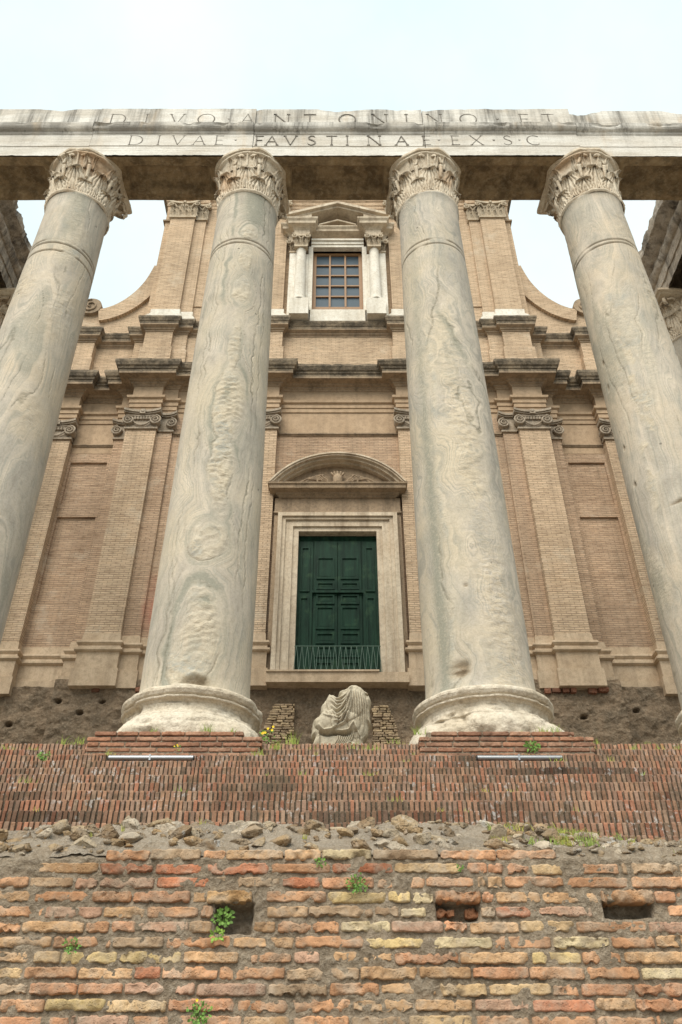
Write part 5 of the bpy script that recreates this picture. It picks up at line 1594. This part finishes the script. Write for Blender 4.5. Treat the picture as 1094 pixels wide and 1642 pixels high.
# ------------------------------------------------------------------ headless seated statue
def statue():
    # silhouette and drapery drawn in the plane of the figure, then given full rounded depth front and back
    def W(p): return (np.asarray(p[0]) * 1.0 / 949 * 1.0 - 0.504 + 0.02, TOP + 0.935 - (np.asarray(p[1]) - 185) * 0.00126)
    S = np.array([(110, 940), (150, 800), (182, 740), (132, 722), (140, 640), (152, 560), (215, 525), (245, 490), (248, 385), (300, 330), (332, 285), (360, 262), (385, 285), (440, 312), (476, 312), (462, 292), (470, 255),
                  (560, 226), (595, 196), (625, 180), (710, 182), (775, 205), (850, 250), (888, 335), (862, 430), (870, 540), (890, 600), (845, 615), (835, 700), (775, 772), (782, 900), (775, 940)], float)
    st = 4.0
    gx, gy = np.arange(100, 900, st), np.arange(174, 948, st)
    X, Y = np.meshgrid(gx, gy)
    jx = X + 5 * fbm(np.stack([X, Y, X * 0], -1) / 40.0, 3, 1); jy = Y + 5 * fbm(np.stack([X, Y, X * 0], -1) / 40.0, 3, 2)
    inside = np.zeros(X.shape, bool); dist = np.full(X.shape, 1e9)
    n = len(S)
    for i in range(n):
        x1, y1 = S[i]; x2, y2 = S[(i + 1) % n]
        c = ((y1 > jy) != (y2 > jy)) & (jx < (x2 - x1) * (jy - y1) / (y2 - y1 + 1e-9) + x1)
        inside ^= c
        t = np.clip(((jx - x1) * (x2 - x1) + (jy - y1) * (y2 - y1)) / ((x2 - x1) ** 2 + (y2 - y1) ** 2), 0, 1)
        dist = np.minimum(dist, np.hypot(jx - x1 - t * (x2 - x1), jy - y1 - t * (y2 - y1)))
    dist = np.where(inside, dist, 0)
    def bez(pts, k=40):
        pts = np.array(pts, float); t = np.linspace(0, len(pts) - 1, k)
        P_ = np.stack([np.interp(t, range(len(pts)), pts[:, 0]), np.interp(t, range(len(pts)), pts[:, 1])], 1)
        for _ in range(6): P_[1:-1] = (P_[:-2] + 2 * P_[1:-1] + P_[2:]) / 4
        return P_
    def ridge(pts, w, h, taper=True):
        P_ = bez(pts)
        d = np.full(X.shape, 1e9); tt = np.zeros(X.shape)
        for i, (a, b) in enumerate(P_):
            q = np.hypot(jx - a, jy - b); m_ = q < d
            d = np.where(m_, q, d); tt = np.where(m_, i / (len(P_) - 1), tt)
        env = np.sin(np.clip(tt * 0.96 + 0.03, 0, 1) * math.pi) ** 0.5 if taper else 1.0
        return h * env * np.exp(-(d / w) ** 2)
    def blob(cx, cy, rx, ry, h): return h * np.sqrt(np.clip(1 - ((jx - cx) / rx) ** 2 - ((jy - cy) / ry) ** 2, 0, 1))
    D = 0.17 * np.sqrt(np.clip(1 - (1 - np.clip(dist / 70, 0, 1)) ** 2, 0, 1))
    F = D.copy()
    F += blob(690, 440, 130, 330, 0.05) + blob(320, 590, 150, 120, 0.09) + blob(560, 350, 240, 260, 0.06) + blob(560, 620, 180, 110, 0.06)
    F += blob(450, 900, 250, 55, 0.10) + blob(290, 862, 34, 26, -0.05) + blob(630, 835, 60, 30, 0.05) + blob(620, 828, 16, 12, -0.03) + blob(820, 290, 26, 18, -0.05)
    for c_ in [[(378, 290), (445, 360), (520, 350), (595, 280), (640, 215)], [(375, 325), (440, 400), (520, 395), (590, 315), (625, 245)], [(380, 370), (450, 440), (530, 425), (600, 335), (630, 270)],
               [(385, 430), (450, 488), (545, 430), (605, 320)], [(390, 480), (440, 545), (535, 490), (600, 360), (620, 290)], [(400, 545), (450, 590), (540, 545), (605, 400), (630, 300)],
               [(425, 610), (500, 605), (585, 480), (630, 340)], [(440, 655), (540, 625), (610, 480), (640, 350)]]:
        F += ridge(c_, 13, 0.058)
    F += ridge([(430, 690), (520, 705), (590, 690), (630, 640), (655, 612)], 13, 0.045)
    for x_ in (655, 685, 716, 745, 775, 805, 838):
        F += ridge([(x_ - 14, 270 + abs(x_ - 690) * 0.5), (x_, 430), (x_ + 4, 590 + (x_ - 655) * 0.3)], 9, 0.034)
    F += ridge([(660, 620), (700, 700), (745, 775)], 12, 0.04) + ridge([(745, 775), (790, 740), (830, 690)], 12, 0.035)
    F += ridge([(230, 640), (290, 700), (370, 690), (425, 665)], 13, 0.05) + ridge([(470, 270), (540, 262), (620, 215)], 13, 0.03)
    F -= ridge([(240, 715), (330, 730), (440, 712), (560, 735), (640, 700)], 15, 0.08)
    F += ridge([(250, 500), (300, 540), (390, 560), (430, 600)], 10, 0.02) + ridge([(300, 470), (360, 540), (430, 570)], 9, 0.02)
    for k in range(8):
        F += ridge([(470 + k * 26, 715), (455 + k * 24, 790), (400 + k * 22, 860)], 8, 0.045)
    for k in range(5): F += ridge([(690 + k * 20, 720 + k * 8), (700 + k * 17, 820), (705 + k * 17, 930)], 7, 0.04)
    for k in range(5): F += ridge([(205 + k * 8, 690), (180 + k * 14, 800), (135 + k * 22, 930)], 7, 0.04)
    F = F * np.clip(dist / 18, 0, 1) ** 0.5
    Q = np.stack([X, Y, X * 0], -1) / 949.0
    F += fbm(Q * 30, 3, 3) * 0.006 * (dist > 0)
    Bk = D * 1.25
    wx, wz = W((X, Y))
    mb = MB()
    ny_, nx_ = X.shape
    act = inside[:-1, :-1] & inside[1:, :-1] & inside[:-1, 1:] & inside[1:, 1:]
    vid = {}
    vs, fs = [], []
    def v_(i, j, back):
        edge_ = not (0 < i < ny_ - 1 and 0 < j < nx_ - 1 and act[i - 1:i + 1, j - 1:j + 1].all())
        key = (i, j, 0 if edge_ else back)
        if key not in vid:
            vid[key] = len(vs)
            y_ = 10.33 + (0.0 if edge_ else (Bk[i, j] if back else -F[i, j]))
            vs.append((wx[i, j], y_, wz[i, j]))
        return vid[key]
    for i in range(ny_ - 1):
        for j in range(nx_ - 1):
            if act[i, j]:
                for bk_ in (0, 1): fs.append(tuple(v_(a, b, bk_) for a, b in ((i, j), (i + 1, j), (i + 1, j + 1), (i, j + 1))))
    mb.add(vs, fs)
    o = mb.build('headless_statue', M['statue'], smooth=True)
    tag(o, 'headless armless marble statue of a seated draped figure, between the two middle columns', 'statue')
statue()

# ------------------------------------------------------------------ steel light bars
def light_bar(xc, label):
    o = thing('light_bar', label, 'light', (xc, 9.05, 3.14), 'steel light bars on the steps')
    z, y = 3.235, 9.06
    MB().tube([(xc - 0.47, y, z), (xc + 0.47, y, z)], 0.031, 20).build('tube', M['steel'], o, smooth=True, sharp=50)
    for s in (-1, 1):
        MB().tube([(xc + s * 0.471, y, z), (xc + s * 0.482, y, z)], 0.027, 20).build('end_cap', M['dark'], o)
        MB().box(xc + s * 0.3 - 0.015, xc + s * 0.3 + 0.015, y - 0.01, y + 0.02, 3.135, z - 0.02).build('foot', M['dark'], o)
    MB().box(xc - 0.02, xc + 0.0, y - 0.033, y + 0.033, z - 0.033, z + 0.033).displace(lambda V: V) .build('joint_band', M['steel'], o)
light_bar(-2.08, 'steel light tube on the brick steps, below the column left of the door')
light_bar(2.03, 'steel light tube on the brick steps, below the column right of the door')

# ------------------------------------------------------------------ weeds and grass
def leafy(name, label, c, r, nleaf, lsz, up=(0, -0.3, 1), petals=0, group=None, tint=(1, 1, 1), seed=0, cat='weed'):
    rs = random.Random(seed)
    o = thing(name, label, cat, c, group)
    mb = MB(); sm = MB()
    cx, cy, cz = c
    for i in range(max(3, nleaf // 7)):
        tip = (cx + rs.uniform(-1, 1) * r * 0.8, cy - rs.uniform(0.1, 0.5) * r, cz + rs.uniform(0.2, 1) * r * 1.2)
        sm.tube([c, ((cx + tip[0]) / 2, cy - 0.1 * r, cz + r * 0.4), tip], [0.0022, 0.0018, 0.0012], 5)
    for i in range(nleaf):
        a = rs.uniform(0, 2 * math.pi); q = rs.random() ** 0.6
        p = Vector((cx + q * r * math.cos(a), cy - rs.random() * r * 0.6, cz + r * 0.55 + q * r * 0.75 * math.sin(a)))
        L = lsz * rs.uniform(0.6, 1.25); w_ = L * rs.uniform(0.32, 0.45)
        d = Vector((math.cos(a) + rs.uniform(-.5, .5), rs.uniform(-1.0, 0.1), math.sin(a) + rs.uniform(-.4, .6))).normalized()
        n_ = Vector((rs.uniform(-.5, .5), -1, rs.uniform(-.2, .9))).normalized()
        sd = d.cross(n_).normalized()
        n_ = sd.cross(d).normalized()
        prof_ = [(0, 0.05), (0.25, 0.8), (0.5, 1.0), (0.75, 0.7), (1.0, 0.03)]
        vs, fs = [], []
        for t, ww in prof_:
            m_ = p + d * (L * t) - n_ * (L * 0.25 * t * t)
            vs += [m_ - sd * w_ * ww, m_ - n_ * w_ * 0.25 * ww * -1 * -1, m_ + sd * w_ * ww]
        for k in range(4):
            b_ = k * 3; fs += [(b_, b_ + 1, b_ + 4, b_ + 3), (b_ + 1, b_ + 2, b_ + 5, b_ + 4)]
        mb.add([tuple(v_) for v_ in vs], fs, np.array(tint) * rs.uniform(0.55, 1.35))
    sm.build('stem', M['leaf'], o)
    mb.build('foliage', M['leaf'], o, smooth=True)
    if petals:
        for k in range(petals):
            f_ = MB(); pc_ = Vector((cx + rs.uniform(-0.9, 0.9) * r, cy - r * 0.5, cz + r * rs.uniform(0.8, 1.8)))
            for j in range(8):
                a = j * math.pi / 4
                d = Vector((math.cos(a), -0.25, math.sin(a))) * lsz * 0.5; sdv = Vector((-math.sin(a), 0, math.cos(a))) * lsz * 0.16
                f_.add([tuple(pc_), tuple(pc_ + d * 0.6 + sdv), tuple(pc_ + d), tuple(pc_ + d * 0.6 - sdv)], [(0, 1, 2, 3)])
            f_.build('flower', M['petal'], o)
    return o
WG = 'weeds growing out of the brickwork'
leafy('leafy_weed', 'bright green weed inside the square hole in the front wall', (-0.585, WY + 0.04, 0.80), 0.05, 80, 0.019, seed=1, group=WG)
leafy('leafy_weed', 'pale green rosette at the bottom lip of the square hole in the front wall', (-0.60, WY - 0.01, 0.715), 0.034, 30, 0.016, seed=2, group=WG, tint=(1.5, 1.3, 1.1))
leafy('leafy_weed', 'bushy small-leaved weed hanging in a mortar joint below the middle of the wall crest', (0.10, WY - 0.01, 0.945), 0.055, 90, 0.012, seed=3, group=WG)
leafy('leafy_weed', 'tall spreading weed with one yellow flower at the bottom edge of the picture', (-0.66, WY - 0.01, 0.37), 0.06, 80, 0.015, petals=1, seed=4, group=WG)
leafy('leafy_weed', 'small grey-green sprig in the joints at the left of the front wall', (-1.32, WY - 0.01, 0.665), 0.04, 40, 0.013, seed=5, group=WG, tint=(0.9, 1.0, 1.0))
leafy('leafy_weed', 'tiny dark sprig between bricks just under the crest, left of the middle', (-0.09, WY - 0.01, 1.065), 0.025, 26, 0.013, seed=6, group=WG)
leafy('leafy_weed', 'tiny sprig at the left edge of the picture in the front wall', (-1.75, WY - 0.01, 0.72), 0.03, 18, 0.018, seed=7, group=WG)
leafy('leafy_weed', 'tiny sprig in the mortar right of the middle of the front wall, under the crest', (0.64, WY - 0.01, 1.045), 0.018, 16, 0.012, seed=8, group=WG)
leafy('leafy_weed', 'round green weed on the brick plinth of the right middle column', (2.26, 9.37, 3.43), 0.075, 70, 0.03, seed=9, group=WG)
leafy('leafy_weed', 'small round weed on the upper steps at the far left', (-3.27, 9.05, 3.22), 0.06, 60, 0.025, seed=10, group=WG)
leafy('flowering_weed', 'yellow-flowered weed beside the right end of the left brick plinth', (-0.82, 9.6, 3.63), 0.10, 26, 0.035, petals=7, seed=12)
leafy('flowering_weed', 'low yellow-flowered sprig growing from the face of the left brick plinth', (-1.86, 9.38, 3.44), 0.05, 8, 0.02, petals=3, seed=13)
gr = MB()
def tuft(x, y, z, n, h, spread, rs, tint):
    for i in range(n):
        a = rs.uniform(0, 2 * math.pi); l = h * rs.uniform(0.5, 1.15); b = rs.uniform(0.2, 0.8) * l
        px_, py_ = x + rs.gauss(0, spread), y + rs.gauss(0, spread * 0.6)
        dx, dy = math.cos(a) * b, math.sin(a) * b * 0.6 - 0.1 * l
        w_ = 0.0022 + h * 0.008
        v = []
        for t in (0, 0.45, 0.8, 1.0):
            ww = w_ * (1 - t * 0.9)
            v += [(px_ + dx * t * t - ww, py_ + dy * t * t, z + l * (t - 0.25 * t * t)), (px_ + dx * t * t + ww, py_ + dy * t * t, z + l * (t - 0.25 * t * t))]
        gr.add(v, [(0, 1, 3, 2), (2, 3, 5, 4), (4, 5, 7, 6)], np.array(tint) * rs.uniform(0.7, 1.3))
rs = random.Random(5)
for i in range(60):       # right part of the crest
    x = rs.triangular(0.75, 1.75, 1.15); y = WY + rs.uniform(0.10, 0.62)
    z = float(crest_h(np.array([x]), np.array([y]))[0])
    tuft(x, y, z, rs.randint(12, 30), rs.uniform(0.04, 0.075), 0.022, rs, (1.0, 1.1, 0.8) if rs.random() < 0.6 else (1.5, 1.25, 0.9))
for i in range(26):
    x = rs.uniform(-1.7, 1.9); y = WY + rs.uniform(0.03, 0.6)
    z = float(crest_h(np.array([x]), np.array([y]))[0])
    tuft(x, y, z, rs.randint(4, 9), rs.uniform(0.03, 0.06), 0.012, rs, (1.4, 1.2, 0.9))
for x, r_, n_, h_ in [(-0.55, 0, 30, 0.22), (-0.72, 1, 26, 0.16), (-0.9, 2, 20, 0.12), (0.33, 1, 16, 0.10), (0.45, 1, 14, 0.1), (0.2, 1, 14, 0.09), (-3.35, 0, 14, 0.16), (-3.15, 0, 16, 0.18), (3.15, 0, 12, 0.13), (3.5, 1, 14, 0.12), (3.8, 1, 12, 0.11), (4.0, 1, 10, 0.1),
                      (-2.6, 2, 12, 0.1), (-3.9, 1, 14, 0.1), (-3.6, 1, 12, 0.08), (-0.3, 1, 12, 0.08), (0.7, 0, 16, 0.12), (-3.0, 6, 12, 0.1), (2.4, 3, 12, 0.09), (0.52, 8, 14, 0.07), (2.75, 1, 16, 0.09), (-2.3, 1, 10, 0.1)]:
    tuft(x, D_TOP - STEP_T * r_ - 0.02 + 0.04, TOP - STEP_R * r_ - 0.01, n_, h_, 0.04, rs, (1.15, 1.2, 0.75))
for i in range(46):
    r_ = rs.choice([0, 0, 0, 1, 2, 3, 5, 7, 9, 11]); x = rs.uniform(-4.2, 4.2)
    tuft(x, D_TOP - STEP_T * r_ + 0.01, TOP - STEP_R * r_ - 0.01, rs.randint(3, 9), rs.uniform(0.04, 0.10), 0.025, rs, rs.choice([(1.1, 1.15, 0.75), (1.7, 1.35, 0.95)]))
for x, n_, h_ in [(-2.18, 18, 0.12), (-1.55, 30, 0.17), (-1.25, 16, 0.10), (2.45, 30, 0.13), (2.6, 22, 0.16), (2.2, 12, 0.07), (0.96, 20, 0.14)]:
    tuft(x, 9.47, TOP - 0.01, n_, h_, 0.035, rs, (1.1, 1.2, 0.8))
tag(gr.build('grass', M['grass']), kind='stuff')
